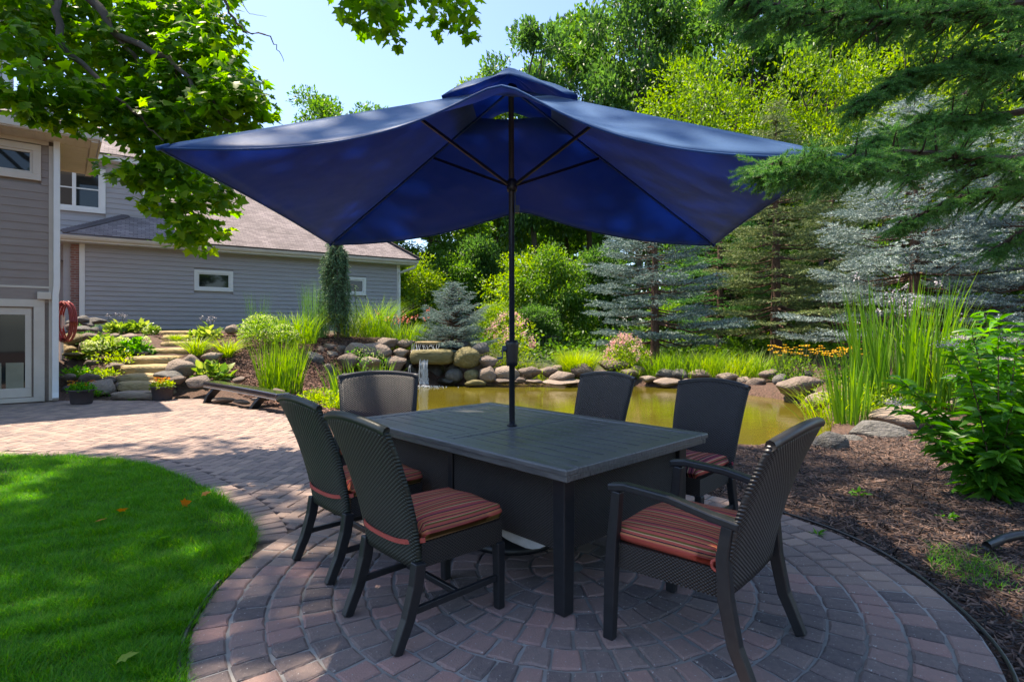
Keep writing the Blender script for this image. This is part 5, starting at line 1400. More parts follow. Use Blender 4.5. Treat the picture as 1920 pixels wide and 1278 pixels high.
grasses = [
 (590, 640, 15.6, 150, .35, 1.75, .014, .12, .2, 'reed', "tall upright reeds in front of the garage wall, left of weeping spruce"),
 (483, 612, 16.5, 40, .3, 1.35, .01, .16, .3, 'reed', "thin tall grass stalks at the garage wall above the sedum"),
 (560, 640, 14.8, 200, .5, 1.0, .02, .4, .8, 'iris', "bright grass clump at the foot of the tall reeds"),
 (705, 640, 16.6, 260, .45, 1.45, .016, .5, 1.3, 'iris', "arching fountain grass right of the weeping spruce"),
 (655, 640, 16.0, 130, .4, 1.0, .016, .5, 1.2, 'lime', "low arching grass behind the weeping spruce trunk"),
 (762, 648, 15.9, 240, .5, .95, .02, .35, .8, 'iris', "daylily bed with coral flowers beside the small blue spruce"),
 (527, 742, 11.6, 190, .42, 1.25, .022, .22, .35, 'iris', "large iris clump growing at the left end of the pond"),
 (672, 752, 11.4, 95, .65, .95, .026, .3, .7, 'iris', "iris blades standing before the waterfall behind the far armchair"),
 (1083, 705, 15.4, 900, .34, 1.0, .014, .42, .7, 'lime', "bright yellow-green grass mound behind the pond stones"),
 (1235, 705, 15.6, 240, .7, .8, .018, .5, .9, 'iris', "sedge clump behind the pond below the blue spruce, left one"),
 (1300, 705, 15.2, 260, .8, .95, .018, .5, .9, 'iris', "sedge clump behind the pond below the blue spruce, right one"),
 (1375, 708, 14.6, 240, .8, .8, .018, .5, .9, 'lime', "pale sedge clump below the green spruce"),
 (1430, 702, 14.4, 170, .6, .85, .018, .5, .9, 'iris', "sedge clump just left of the black-eyed susans"),
 (1015, 695, 15.6, 120, .5, .5, .014, .5, .9, 'lime', "short bright grass between phlox and grass mound"),
 (1690, 785, 9.4, 125, .75, 2.35, .042, .16, .4, 'cattail', "tall sword leaved cattail stand behind the sunlit slab"),
 (1755, 760, 9.8, 80, .55, 1.8, .04, .3, .8, 'cattail', "arching cattail leaves at the right of the tall stand"),
 (1592, 802, 8.2, 36, .25, 1.2, .036, .2, .3, 'cattail', "small cattail clump rising from the pond's right corner"),
 (1560, 790, 9.0, 90, .5, .75, .014, .7, 1.0, 'lime', "low arching sedge overhanging the pond's right corner"),
 (1880, 770, 9.0, 300, 1.0, .9, .018, .5, .9, 'lime', "sunny grass patch behind the leafy foreground plant"),
 (1830, 735, 11.0, 260, 1.0, .9, .018, .5, .9, 'lime', "sunny grass by the fence at far right"),
 (985, 690, 16.2, 100, .5, .45, .014, .5, .9, 'lime', "sunlit grass at the foot of the pink phlox"),
 (1180, 712, 15.2, 70, .3, .4, .014, .6, 1, 'lime', "little tuft between the flat boulders behind the pond"),
 (160, 618, 15.6, 60, .2, .5, .016, .5, 1, 'reed', "dark grass tuft at the garage's brick corner"),
 (248, 752, 10.9, 24, .06, .14, .008, .6, .9, 'grass', "tiny weed tuft at the bottom step"),
]
for k, (u_, v_, Y, n, rad, h, wd, lean, dr, m_, lab) in enumerate(grasses):
    o, Y = plant("grass_clump" if k not in (6, 7) else "iris_clump", lab, "grass" if k not in (6, 7) else "iris", u_, v_, Y, "ornamental grass clumps")
    clump(o, int(n * 1.5), rad, h, wd, lean, dr, m_, 200 + k, seg=5)
    if k == 5: stalks(o, 16, .7, 1.0, 300, 'coral', .05, .2, 8)
    if k in (14, 15): stalks(o, 10, .5, h * .9, 310 + k, 'mauve', .04, .2, 12)
for k, (u_, v_, Y, s, h, lab) in enumerate([(600, 752, 10.8, .5, .22, "lime creeping plant behind the far lawn side chair"), (640, 765, 10.2, .35, .2, "creeping jenny at the pond edge behind the far armchair"), (1600, 770, 9.3, .75, .5, "lime leafy perennial among the cattails"), (1650, 760, 9.6, .6, .55, "pale leafy perennial right of the cattail corner clump")]):
    o, Y = plant("perennial", lab, "plant", u_, v_, Y, "lime perennials at the pond")
    mound(o, 900, s, h, .075, 'lime', 330 + k, .4, shell=.9)
def phlox(label, u_, v_, Y, w_, h_, seed, leafm='lime', fl='pink'):
    o, Y = plant("phlox", label, "phlox", u_, v_, Y, "pink phlox shrubs"); s = w_ / FPX * Y / 2; h = h_ / FPX * Y
    mound(o, 2600, s, h * .95, .09, leafm, seed, .35, shell=.8)
    r = np.random.default_rng(seed); n = 34; d = sphere_dirs(n, r); d[:, 2] = np.abs(d[:, 2]) + .35; d = unit(d) * np.array([s * .95, s * .95, h])
    T = np.repeat(d, 26, 0) + r.normal(size=(n * 26, 3)) * .055
    V, F = scatter(T, r.normal(size=T.shape) + (0, 0, .5), .045, r, asp=.9); add(o, "flowers", V, F, fl)
    stalks(o, 14, s * .3, h * .8, seed + 1)
phlox("tall pink phlox clump behind the parasol pole", 955, 690, 16.2, 112, 105, 350)
phlox("loose pink phlox leaning before the blue spruce", 1175, 705, 15.8, 90, 75, 351, 'leaf_b')
def susans(label, u_, v_, Y, w_, h_, seed):
    o, Y = plant("black_eyed_susan", label, "flower", u_, v_, Y, "yellow coneflowers at the pond"); s = w_ / FPX * Y / 2; h = h_ / FPX * Y
    mound(o, 700, s, h * .8, .09, 'leaf_a', seed, .4, shell=.8)
    r = np.random.default_rng(seed); n = 46; B = in_disc(n, s, r); B[:, 2] = h * (.8 + .3 * r.random(n)); mbs = MB()
    a = np.arange(9) * 2 * math.pi / 9
    T = np.repeat(B, 9, 0); D = np.column_stack([np.tile(np.cos(a), n), np.tile(np.sin(a), n) , np.full(9 * n, .05)]); D[:, 1] -= .15
    V, F = scatter(T, D, .055, r, asp=.45, up=(0, -.4, 1)); add(o, "petals", V, F, 'yellow')
    for b_ in B: mbs.tube([(b_[0] * .5, b_[1] * .5, 0), tuple(b_)], .004, 4, False); mbs.box((b_[0], b_[1], b_[2] + .006), (.02, .02, .014))
    mbs.build("stems", M['stem'], o)
susans("yellow black-eyed susans left of the tall cattails by the pond", 1490, 712, 13.4, 90, 62, 360)
susans("second patch of yellow black-eyed susans behind the cattail corner", 1590, 705, 12.6, 90, 62, 361)

# leafy foreground plant with mauve flower heads at right
def joe(label, base, stems, seed):
    o = thing("joe_pye_weed", label, "plant", base, 0, "tall leafy plants at right"); r = np.random.default_rng(seed); P0, D0, S0 = [], [], []; mb = MB(); heads = []
    for (tx, ty, tz) in stems:
        b_ = np.array([r.normal() * .12, r.normal() * .12, 0.]); e = np.array([tx, ty, tz]); c = b_ * .4 + e * .35 + np.array([0, 0, tz * .22])
        tt_ = np.linspace(0, 1, 16); C3 = ((1 - tt_) ** 2)[:, None] * b_ + (2 * tt_ * (1 - tt_))[:, None] * c + (tt_ ** 2)[:, None] * e
        mb.tube(C3, [.0075 - .004 * t for t in tt_], 6)
        for t in np.arange(.1, 1.0, .036):
            p = (1 - t) ** 2 * b_ + 2 * t * (1 - t) * c + t * t * e; a0 = r.random() * 6.28
            for q in range(3):
                a = a0 + q * 2.09; P0.append(p); D0.append((math.cos(a), math.sin(a), .12 + .3 * r.normal() - .15)); S0.append((.2 + .07 * r.random()) * (1 - .35 * t))
        heads.append(e)
    V, F = scatter(np.array(P0), np.array(D0), np.array(S0), r, OVAL, OVALF, .42, (0, 0, 1)); add(o, "leaves", V, F, 'joe'); mb.build("stems", M['bark_red'], o, True)
    T = np.concatenate([h_ + np.column_stack([r.normal(size=140) * .05, r.normal(size=140) * .05, np.abs(r.normal(size=140)) * .028]) for h_ in heads[::3]])
    V, F = scatter(T, r.normal(size=T.shape) + (0, 0, .6), .016, r, asp=.8); add(o, "flower_heads", V, F, 'mauve')
r = np.random.default_rng(44)
bp_ = gpx(1880, 930)
joe("leafy joe pye weed with mauve flower heads in right foreground", (bp_.x, bp_.y, -.03), [(-.75, .2, .75), (-.5, .5, .95), (-.35, -.1, 1.0), (-.2, .3, 1.25), (.05, .1, 1.35), (-.1, -.2, .8), (.3, .2, 1.3), (.15, .5, 1.4), (-.55, .1, .5), (.4, -.1, 1.0), (.0, .4, 1.05), (-.25, -.3, .45), (.2, -.35, .6), (-.4, .3, .7)], 44)
bp2 = gpx(1905, 870)
joe("second joe pye weed behind the first, under the spruce boughs", (bp2.x, bp2.y, -.03), [(-.4, .2, 1.3), (-.1, .1, 1.5), (.3, .2, 1.45), (-.3, -.2, 1.1), (.1, .5, 1.6), (.5, .1, 1.2), (-.6, .0, .9), (.0, -.2, .9)], 45)
for k, (u_, v_, lab) in enumerate([(1775, 965, "tiny green seedling in the mulch near the leafy plant"), (1612, 922, "little light green weed in the mulch behind the armchair"), (1535, 1000, "small weed tuft at the terrace rim behind the armchair")]):
    o, Y = plant("seedling", lab, "weed", u_, v_, gpx(u_, v_).y, "weeds in the mulch"); mound(o, 26, .05, .05, .05, 'joe', 400 + k, .5)
# ------------------------------------------------------------------ trees
def branch_tubes(mb, p0, p1, r0, r1, r, bend=.12, n=5, sides=6):
    p0, p1 = np.array(p0, float), np.array(p1, float); L = np.linalg.norm(p1 - p0); pts = []
    off = r.normal(size=3) * bend * L
    for t in np.linspace(0, 1, n):
        pts.append(p0 + (p1 - p0) * t + off * math.sin(math.pi * t) + r.normal(size=3) * .015 * L * (0 < t < 1))
    mb.tube(pts, [r0 + (r1 - r0) * t for t in np.linspace(0, 1, n)], sides, False)
def tree_mesh(seed, H, Rr, base, ncl, per, leaf, mat, trunk_r=.18, forks=3, cr=.26, asp=.62, bark='bark', shape=LEAF, F0=LEAFF, low=False):
    r = np.random.default_rng(seed); mb = MB()
    cz, hz = (H + base) / 2, (H - base) / 2
    d = sphere_dirs(ncl, r); k = r.random(ncl) ** .38
    prof = 1.0
    Cn = d * k[:, None] * np.array([Rr, Rr, hz]) * .86 + np.array([0, 0, cz])
    Cn[:, :2] *= (1 + .25 * np.sin(Cn[:, 2:3] * 1.3 + seed))
    lean = r.normal(size=2) * .03 * H
    tips = []
    fz = base + (H - base) * .25
    branch_tubes(mb, (0, 0, -.2), (lean[0] * .4, lean[1] * .4, fz), trunk_r, trunk_r * .7, r, .03, 6, 8)
    for f in range(forks):
        e = Cn[int(r.integers(ncl))] * np.array([.5, .5, 1]); e[2] = H * (.75 + .2 * r.random())
        branch_tubes(mb, (lean[0] * .4, lean[1] * .4, fz - .02), e, trunk_r * .55, trunk_r * .12, r, .07, 7, 6); tips.append(e)
    for c in Cn[: min(ncl, 40)]:
        t = tips[int(r.integers(len(tips)))]; s = np.clip((c[2] - fz) / (t[2] - fz + 1e-6) * .75, .02, .9); q = np.array([lean[0] * .4, lean[1] * .4, fz]) * (1 - s) + t * s
        branch_tubes(mb, q, c, trunk_r * .16, trunk_r * .03, r, .1, 4, 4)
    n = ncl * per; ci = np.repeat(np.arange(ncl), per)
    sz = cr * Rr * (.7 + .6 * r.random(ncl))
    dd = sphere_dirs(n, r); kk = r.random(n) ** .45
    P = Cn[ci] + dd * (kk * sz[ci])[:, None] * np.array([1.15, 1.15, .68])
    out = dd * .6 + unit(P - np.array([0, 0, cz])) * .5 + r.normal(size=(n, 3)) * .55; out[:, 2] -= .15
    V, F = scatter(P, out, leaf * (.6 + .8 * r.random(n)), r, shape, F0, asp, (0, 0, 1))
    return mb.mesh("trunk", M[bark], True), big("crown", V, F, mat)
TV = {}
TV['a'] = (tree_mesh(1, 16, 5, 3.5, 62, 300, .28, M['leaf_a'], .24, 4, .21), 16, 5)
TV['b'] = (tree_mesh(2, 16, 5, 2.5, 66, 290, .28, M['leaf_b'], .22, 4, .21), 16, 5)
TV['c'] = (tree_mesh(3, 16, 5, 3.0, 62, 300, .30, M['leaf_c'], .26, 4, .21), 16, 5)
TV['d'] = (tree_mesh(4, 16, 4.6, 4.5, 56, 300, .26, M['leaf_a'], .2, 4, .2), 16, 4.6)
TV['near'] = (tree_mesh(5, 10, 4.6, 2.8, 90, 230, .17, M['leaf_b'], .16, 4, .2, .45), 10, 4.6)
TV['bush'] = (tree_mesh(6, 4, 2.0, .2, 46, 210, .13, M['leaf_b'], .05, 4, .3), 4, 2.0)
TV['bushd'] = (tree_mesh(7, 4, 2.0, .2, 46, 210, .14, M['leaf_a'], .05, 4, .3), 4, 2.0)
TV['bushk'] = (tree_mesh(8, 4, 2.2, .1, 46, 210, .15, M['leaf_c'], .05, 4, .3), 4, 2.2)
def tree(var, u_, Y, vt, rpx, label, group, rz=None, name="tree", cat="tree"):
    (tm, cm), H0, R0 = TV[var]
    p = px(u_, 618, Y); p.z = g1(p.x, p.y) - .05; H = HC + (HOR - vt) / FPX * Y - p.z; Rr = rpx / FPX * Y
    o = thing(name, label, cat, p, rng.random() * 6.28 if rz is None else rz, group)
    for nm, me in (("trunk", tm), ("crown", cm)):
        c = obj(nm, me, o); c.scale = (Rr / R0, Rr / R0, H / H0)
    return o
BG, US = "tall trees behind the garden", "understory shrubs at the wood's edge"
for q in [
 ('a', 505, 36, 205, 90, "leafy tree rising behind the garage ridge, left one"), ('d', 600, 33, 158, 105, "feathery tree top behind the garage roof left of the parasol"), ('c', 700, 38, 175, 100, "tree behind the garage hidden mostly by the parasol"),
 ('b', 150, 34, 180, 120, "bright tree between the house roofs at left"), ('c', 300, 36, 150, 120, "dark tree behind the upper storey"), ('a', 20, 36, 110, 130, "tree behind the house's upper roof"), ('a', 410, 40, 170, 110, "tree behind the garage roof behind the maple bough"),
 ('d', 800, 30, 250, 120, "multi-stemmed tree seen under the parasol left of the pole"), ('b', 930, 40, 105, 90, "yellowish tree top just left of the parasol peak"), ('c', 1010, 36, 5, 120, "tall tree whose left edge meets the open sky"), ('a', 1100, 42, -60, 130, "tall tree above the parasol peak, right of the skyline tree"), ('c', 1190, 34, -120, 120, "tall dark tree behind the yellow-green walnut-like tree"), ('a', 1300, 44, -120, 140, "tall background tree right of the parasol peak"), ('c', 1420, 36, -160, 150, "tall shaded tree at the top right behind the forked tree"), ('b', 1540, 42, -120, 140, "sunlit tall tree behind the forked trunk"), ('c', 1660, 36, -180, 150, "tall dark tree behind the spruce boughs"), ('a', 1780, 42, -150, 150, "tall tree at the upper right, behind the hanging boughs"), ('c', 1900, 36, -180, 150, "tall tree at the right photo edge"), ('b', 2010, 40, -120, 150, "tall tree just beyond the right photo edge"),
 ('c', 880, 46, 260, 120, "dark tree deep in the wood left of the pole"), ('a', 1060, 48, 200, 120, "tree deep in the wood right of the pole"), ('c', 1380, 50, 100, 150, "deep wood tree behind the green spruce"), ('c', 1700, 50, 60, 150, "deep wood tree behind the silver spruce"), ('a', 1220, 52, 60, 150, "deep wood tree behind the blue spruce")]:
    tree(*q, group=BG)
tree('near', 1330, 25, 78, 165, "yellow-green tree with long leaves right above the parasol", "sunlit trees over the pond")
tree('near', 1540, 24, 60, 150, "sunlit tree with forked trunk above the spruces", "sunlit trees over the pond", 1.0)
tree('near', 1740, 26, 40, 170, "sunlit leafy tree behind the hanging spruce boughs", "sunlit trees over the pond", 2.0)
for q in [('bush', 775, 25, 470, 60, "bright shrub just right of the garage corner"), ('bushd', 840, 27, 450, 70, "dense shrub behind the small blue spruce"), ('bushk', 900, 28, 420, 70, "dark shrub between small spruce and pole"), ('bush', 985, 24, 455, 75, "sunlit shrub right behind the pole"), ('bushd', 1045, 23, 430, 70, "tall leafy shrub right of the pole"), ('bush', 1090, 26, 470, 60, "pale shrub left of the blue spruce"), ('bushk', 1130, 25, 440, 70, "dark shrub touching the blue spruce"), ('bushk', 1290, 28, 420, 80, "dark shrub behind the blue spruce"), ('bushd', 1370, 27, 400, 80, "shrub between blue spruce and green spruce"), ('bushk', 1540, 26, 400, 85, "dark shrub behind the green spruce"), ('bushd', 1640, 27, 420, 85, "shrub behind the silver spruce, left one"), ('bushk', 1760, 24, 430, 90, "shrub behind the silver spruce, right one"), ('bush', 1850, 22, 470, 90, "sunny shrub by the right fence"), ('bushd', 1930, 20, 420, 100, "shrub at the right photo edge behind the fence"), ('bushk', 720, 28, 480, 60, "dark shrub behind the garage corner"), ('bush', 930, 21, 560, 45, "small bright shrub behind the pink phlox"), ('bushk', 1010, 21, 560, 50, "low dark shrub behind the metal fence"), ('bushd', 1240, 24, 560, 70, "low shrub below the blue spruce"), ('bushk', 1420, 23, 560, 80, "low dark shrub under the green spruce")]:
    tree(*q, group=US, name="shrub", cat="shrub")
r = np.random.default_rng(71); n = 26000
q = np.stack([r.uniform(-5, 19, n), r.uniform(17.8, 32, n)], 1); q = q[(np.abs(q[:, 0] / q[:, 1]) < 1.0) & ((q[:, 0] > -1) | (q[:, 1] > 24))]
hh = (.12 + .5 * r.random(len(q)) ** 2) * (1 + .6 * np.sin(q[:, 0] * 2.1) * np.sin(q[:, 1] * 1.7)); P = np.column_stack([q, gz(q) - .05 + hh])
V, F = scatter(P, r.normal(size=P.shape) + (0, -.2, .5), .16 * (.6 + .8 * r.random(len(P))), r, asp=.6, up=(0, 0, 1))
tag(obj("woodland_undergrowth", big("woodland_undergrowth", V, F, M['leaf_a'])), "low green undergrowth on the woodland floor beyond the pond", "undergrowth", kind='stuff')
# far wood: one mass that nobody could count
r = np.random.default_rng(77); n = 30000
a = r.uniform(-1.0, 1.05, n); Yw = r.uniform(62, 78, n); zw = r.random(n) ** .8 * (20 + 6 * np.sin(a * 9)) * np.where(a < -.05, .62, 1.0)
P = np.column_stack([a * Yw, Yw, zw + .5]); V, F = scatter(P, r.normal(size=P.shape) + (0, -.3, .1), 1.3 * (.5 + r.random(n)), r, asp=.7)
tag(obj("woodland", big("woodland", V, F, M['leaf_c'])), "distant dark woodland closing the view behind the garden", "woodland", kind='stuff')

# ------------------------------------------------------------------ conifers
def twig_needles(P, D, L, r, nn, nl, w_, up=0.25):
    """bottle-brush twigs: thin needle triangles round each axis"""
    n = len(P); D = unit(D); t = np.tile(np.linspace(.05, 1, nn), n); idx = np.repeat(np.arange(n), nn)
    Xv, Dv, Nv = frames(D, r); a = r.random(n * nn) * 2 * math.pi
    rad = np.cos(a)[:, None] * Xv[idx] + np.sin(a)[:, None] * Nv[idx]; rad[:, 2] += up
    base = P[idx] + Dv[idx] * (t * L[idx])[:, None]
    tip = base + unit(rad * .85 + Dv[idx] * .75) * (nl * (.75 + .5 * r.random(n * nn)) * (1 - .35 * t))[:, None]
    sd_ = unit(np.cross(tip - base, r.normal(size=base.shape))) * w_
    V = np.stack([base - sd_, base + sd_, tip], 1).reshape(-1, 3)
    return V, np.arange(len(V)).reshape(-1, 3)
def conifer(seed, H, Rr, base, whorls, per, mat, nn=11, nl=.055, w_=.007, twl=.22, droop=.12, tw_step=.16, bark='bark_red', bare=.25):
    r = np.random.default_rng(seed); mb = MB(); mb.tube([(0, 0, -.2), (0, 0, H * .5), (0, 0, H)], [.02 * H + .03, .012 * H + .01, .004], 8, False)
    P, D, L, TT = [], [], [], []
    for i in range(whorls):
        f = i / (whorls - 1); z = base + (H - base) * f ** .95; len_ = Rr * (1 - f) ** .8 * (.85 + .3 * r.random()) + .06
        for k in range(per):
            a = 2 * math.pi * (k + .5 * (i % 2)) / per + r.normal() * .25; Lb = len_ * (.5 + .65 * r.random()); dz = -droop * Lb + .5 * f * Lb
            e = np.array([math.cos(a) * Lb, math.sin(a) * Lb, z + dz + .12 * Lb * 0]); zj = (H - base) / whorls * r.uniform(-.8, .8); z0_ = max(.1, z + zj); e[2] += zj; s = np.array([0, 0, z0_])
            mid = (s + e) / 2 + np.array([0, 0, -.06 * Lb]); tipup = e + np.array([0, 0, .1 * Lb])
            pts = [s, mid, tipup]; mb.tube(pts, [.012 + .012 * Lb, .008 + .005 * Lb, .003], 4, False)
            dirn = np.array([math.cos(a), math.sin(a), 0]); side = np.array([-math.sin(a), math.cos(a), 0])
            m_ = max(2, int(Lb * (1 - bare) / tw_step))
            for t in np.linspace(bare if Lb > .5 else .05, 1, m_):
                q = (1 - t) ** 2 * s + 2 * t * (1 - t) * mid + t * t * tipup
                wl_ = twl * (.55 + .75 * math.sin(math.pi * min(.98, .25 + .7 * (1 - t)))) * (.8 + .4 * r.random())
                for sd__ in (-1, 1):
                    P.append(q); D.append(dirn * .75 + side * sd__ * (.55 + .4 * r.random()) + np.array([0, 0, .12 - .35 * r.random()])); L.append(wl_ * 1.5)
                    if Lb > .8 and t < .92:
                        q2 = q + (dirn * .5 + side * sd__ * .8) * wl_ * 1.3; P.append(q2); D.append(dirn * .9 + side * sd__ * .3 + np.array([0, 0, -.1 * r.random()])); L.append(wl_); P.append(q2); D.append(dirn * .4 + side * sd__ * .9 + np.array([0, 0, -.2 * r.random()])); L.append(wl_)
                P.append(q); D.append(dirn + np.array([0, 0, .15 * r.normal()])); L.append(wl_ * 1.2)
                TT += [t if Lb > .6 else 1.0] * (len(P) - len(TT))
    P, D, L, TT = np.array(P), np.array(D), np.array(L), np.array(TT)
    live = TT > .42 + .12 * r.normal(size=len(TT))
    V, F = twig_needles(P[live], D[live], L[live], r, nn, nl, w_)
    dead = ~live & (r.random(len(TT)) < .6)
    V2, F2 = twig_needles(P[dead], D[dead], L[dead], r, max(5, nn // 3), nl * .8, w_ * .6)
    return mb.mesh("trunk", M[bark], True), big("needles", V, F, mat), big("dry_twigs", V2, F2, M['inner_twig'])
def put_conifer(name, label, meshes, u_, v_, Y, group, rz=0.0, sc=1.0):
    p = px(u_, v_, Y); z = g1(p.x, p.y) - .05
    o = thing(name, label, "spruce", (p.x, p.y, z), rz, group)
    for nm, me in zip(("trunk", "needles", "dry_twigs"), meshes):
        c = obj(nm, me, o); c.scale = (sc, sc, sc)
        if nm != 'trunk': tag(c, kind='stuff')
    return o
sp_blue = conifer(31, 6.6, 2.1, .8, 21, 7, M['spruce_blue'], 20, .085, .012, .27, tw_step=.13)
sp_green = conifer(32, 8.0, 2.1, 1.0, 24, 7, M['spruce_green'], 20, .085, .012, .27, .2, .13)
sp_pale = conifer(33, 7.2, 2.6, 1.2, 19, 7, M['spruce_pale'], 20, .09, .013, .3, .12, .14)
SG = "spruces beyond the pond"
put_conifer("spruce_tree", "blue spruce right of the parasol pole beyond the pond", sp_blue, 1228, 650, 17.6, SG, .3)
put_conifer("spruce_tree", "yellow-green tipped spruce beneath the right parasol corner", sp_green, 1455, 650, 18.0, SG, 1.0)
put_conifer("spruce_tree", "green spruce close behind the yellow-green tipped one", sp_green, 1560, 650, 20.5, SG, 2.4, .9)
put_conifer("spruce_tree", "silver blue spruce behind the tall cattails", sp_pale, 1715, 650, 14.6, SG, .7)
put_conifer("spruce_tree", "silver spruce at the right photo edge", sp_pale, 1930, 650, 13.5, SG, 2.0, .85)
put_conifer("spruce_tree", "dark spruce between the blue and the yellow-green one", conifer(34, 7, 1.9, 1.0, 22, 6, M['spruce_dark'], 16, .09, .013, .3, .2), 1350, 650, 20.5, SG, .4)
sm_blue = conifer(35, 1.9, 1.22, .08, 15, 9, M['spruce_blue'], 22, .04, .0055, .12, .02, .06, bare=.15)
put_conifer("blue_spruce", "small blue spruce standing above the waterfall", sm_blue, 848, 640, 16.2, None, .5)

# weeping spruce
r = np.random.default_rng(36); p = px(630, 626, 15.7); zb = g1(p.x, p.y) - .05
ws = thing("weeping_spruce", "narrow weeping spruce in front of the garage wall", "spruce", (p.x, p.y, zb))
Hw = HC + (HOR - 452) / FPX * 15.7 - zb; mb = MB(); mb.tube([(.08, 0, -.1), (.05, 0, .6), (.02, 0, Hw * .6), (0, 0, Hw)], [.055, .05, .035, .012], 8); mb.build("trunk", M['bark_red'], ws, True)
P, D, L = [], [], []; mb = MB()
for k in range(150):
    z = .75 + (Hw - .75) * (1 - r.random() ** 1.15); f = (z - .4) / (Hw - .4); a = r.random() * 6.28
    w_ = (.75 + .35 * math.sin(9 * z + 2 * a)) * (.14 + .36 * math.sin(math.pi * min(1, (1 - f) * .95 + .06)) ** .8 * (1 - .45 * f)) * (.6 + .6 * r.random()); Lh = (.35 + .75 * r.random()) * (1 - .3 * f)
    s = np.array([0, 0, z]); o_ = np.array([math.cos(a) * w_, math.sin(a) * w_, z + .05]); e = np.array([math.cos(a) * w_ * 1.15, math.sin(a) * w_ * 1.15, max(.12, z - Lh)])
    mb.tube([s, o_, e], [.012, .008, .003], 4, False)
    for t in np.linspace(.0, 1, 12):
        q = o_ + (e - o_) * t; P.append(q); D.append(np.array([math.cos(a) * .35 + r.normal() * .55, math.sin(a) * .35 + r.normal() * .55, -.7])); L.append(.16)
    P.append(s * .5 + o_ * .5); D.append(o_ - s); L.append(.15)
V, F = twig_needles(np.array(P), np.array(D), np.array(L), r, 20, .06, .009, .0); add(ws, "needles", V, F, 'weeping'); mb.build("branches", M['twig'], ws)

# ------------------------------------------------------------------ foreground spruce: trunk right of the frame, boughs reach in
fs_ = thing("foreground_spruce", "dark green spruce boughs hanging in from the right edge", "spruce", (5.4, 3.6, 0))
r = np.random.default_rng(50); mb = MB(); mb.tube([(0, 0, -.1), (0, 0, 3), (0, 0, 9)], [.24, .19, .05], 10); mb.build("trunk", M['bark_red'], fs_, True)
ORG = np.array([5.4, 3.6, 0])
P, D, L = [], [], []; mb = MB()
def bough(pts, sub, tl, dens, hang=.2):
    pts = [np.array(q) - ORG for q in pts]; n = 24
    T = np.linspace(0, len(pts) - 1, n); Cc = np.stack([np.interp(T, np.arange(len(pts)), np.array(pts)[:, i]) for i in range(3)], 1)
    mb.tube(Cc, np.linspace(.028, .005, n), 6, False)
    for i in range(3, n):
        t = i / (n - 1); fw = unit((Cc[i] - Cc[i - 1])[None])[0]; sd_ = np.cross(fw, (0, 0, 1)); sd_ /= np.linalg.norm(sd_) + 1e-9
        for _ in range(dens):
            s = 1 if r.random() < .5 else -1; Lb = sub * (1.1 - .75 * t) * (.5 + .7 * r.random())
            d = fw * (.25 + .6 * r.random()) + sd_ * s * (.3 + .7 * r.random()) + np.array([0, 0, -hang * (.4 + r.random()) + .35 * r.normal()]); d /= np.linalg.norm(d)
            st = Cc[i] + r.normal(size=3) * .01; e = st + d * Lb; mb.tube([st, (st + e) / 2 + (0, 0, -.02), e], [.007, .005, .002], 4, False)
            m_ = max(1, int(Lb / .075))
            for q in np.linspace(.2, 1, m_ + 1):
                b_ = st + (e - st) * q
                s2 = np.cross(d, (0, 0, 1))
                for s3 in (-1, 1):
                    P.append(b_); D.append(d * .8 + s2 * s3 * .6 + np.array([0, 0, -.25 * r.random()])); L.append(tl * (.6 + .5 * r.random()))
                P.append(b_); D.append(d); L.append(tl * .8)
    P.append(Cc[-1]); D.append(Cc[-1] - Cc[-2]); L.append(tl * 1.3)
# (u, v, Y) way points of the boughs; roots on the trunk
def wp(*q): return [tuple(px(*k)) for k in q]
bough([(5.4, 3.6, 2.9)] + wp((1900, 300, 2.95), (1700, 285, 2.65), (1560, 300, 2.45), (1445, 312, 2.35)), .24, .10, 11, .3)
bough([(5.4, 3.6, 3.2)] + wp((1890, 215, 3.6), (1740, 225, 3.5), (1640, 265, 3.4), (1560, 330, 3.3)), .24, .10, 11, .35)
bough([(5.4, 3.6, 3.5)] + wp((1930, 110, 3.5), (1800, 110, 3.4), (1700, 140, 3.35), (1610, 190, 3.3)), .26, .10, 11, .35)
bough([(5.4, 3.6, 3.8)] + wp((1900, 10, 3.4), (1760, 20, 3.3), (1640, 30, 3.2), (1500, 20, 3.15), (1380, -10, 3.1)), .24, .10, 10, .3)
bough([(5.4, 3.6, 4.1)] + wp((1850, -60, 3.6), (1700, -50, 3.5), (1560, -30, 3.4), (1420, 40, 3.3)), .24, .10, 10, .4)
bough([(5.4, 3.6, 3.0)] + wp((1980, 330, 3.8), (1880, 350, 3.8), (1780, 375, 3.8), (1690, 420, 3.8)), .22, .09, 7, .45)
bough([(5.4, 3.6, 3.6)] + wp((1960, 60, 4.2), (1830, 150, 4.2), (1760, 250, 4.2), (1700, 330, 4.1)), .26, .1, 9, .45)
bough([(5.4, 3.6, 2.6)] + wp((2000, 420, 3.9), (1920, 430, 3.8), (1860, 470, 3.8)), .25, .09, 3, .5)
# boughs out of view, higher and to the back: they shade the mulch
for k in range(26):
    a = r.uniform(0, 6.28); z = 3.6 + k * .2; ln = 2.6 * (1 - k / 34)
    e = np.array([5.4 + math.cos(a) * ln, 3.6 + math.sin(a) * ln, z - .2])
    if e[0] / max(e[1], .1) < 1.0 and e[1] > 0 and z < 1.9 + .62 * e[1]: continue
    bough([(5.4, 3.6, z), tuple((np.array([5.4, 3.6, z]) + e) / 2 + (0, 0, -.05)), tuple(e)], .6, .14, 3, .2)
V, F = twig_needles(np.array(P), np.array(D), np.array(L), r, 54, .023, .0015, .05)
add(fs_, "needles", V, F, 'spruce_dark'); mb.build("branches", M['twig'], fs_)

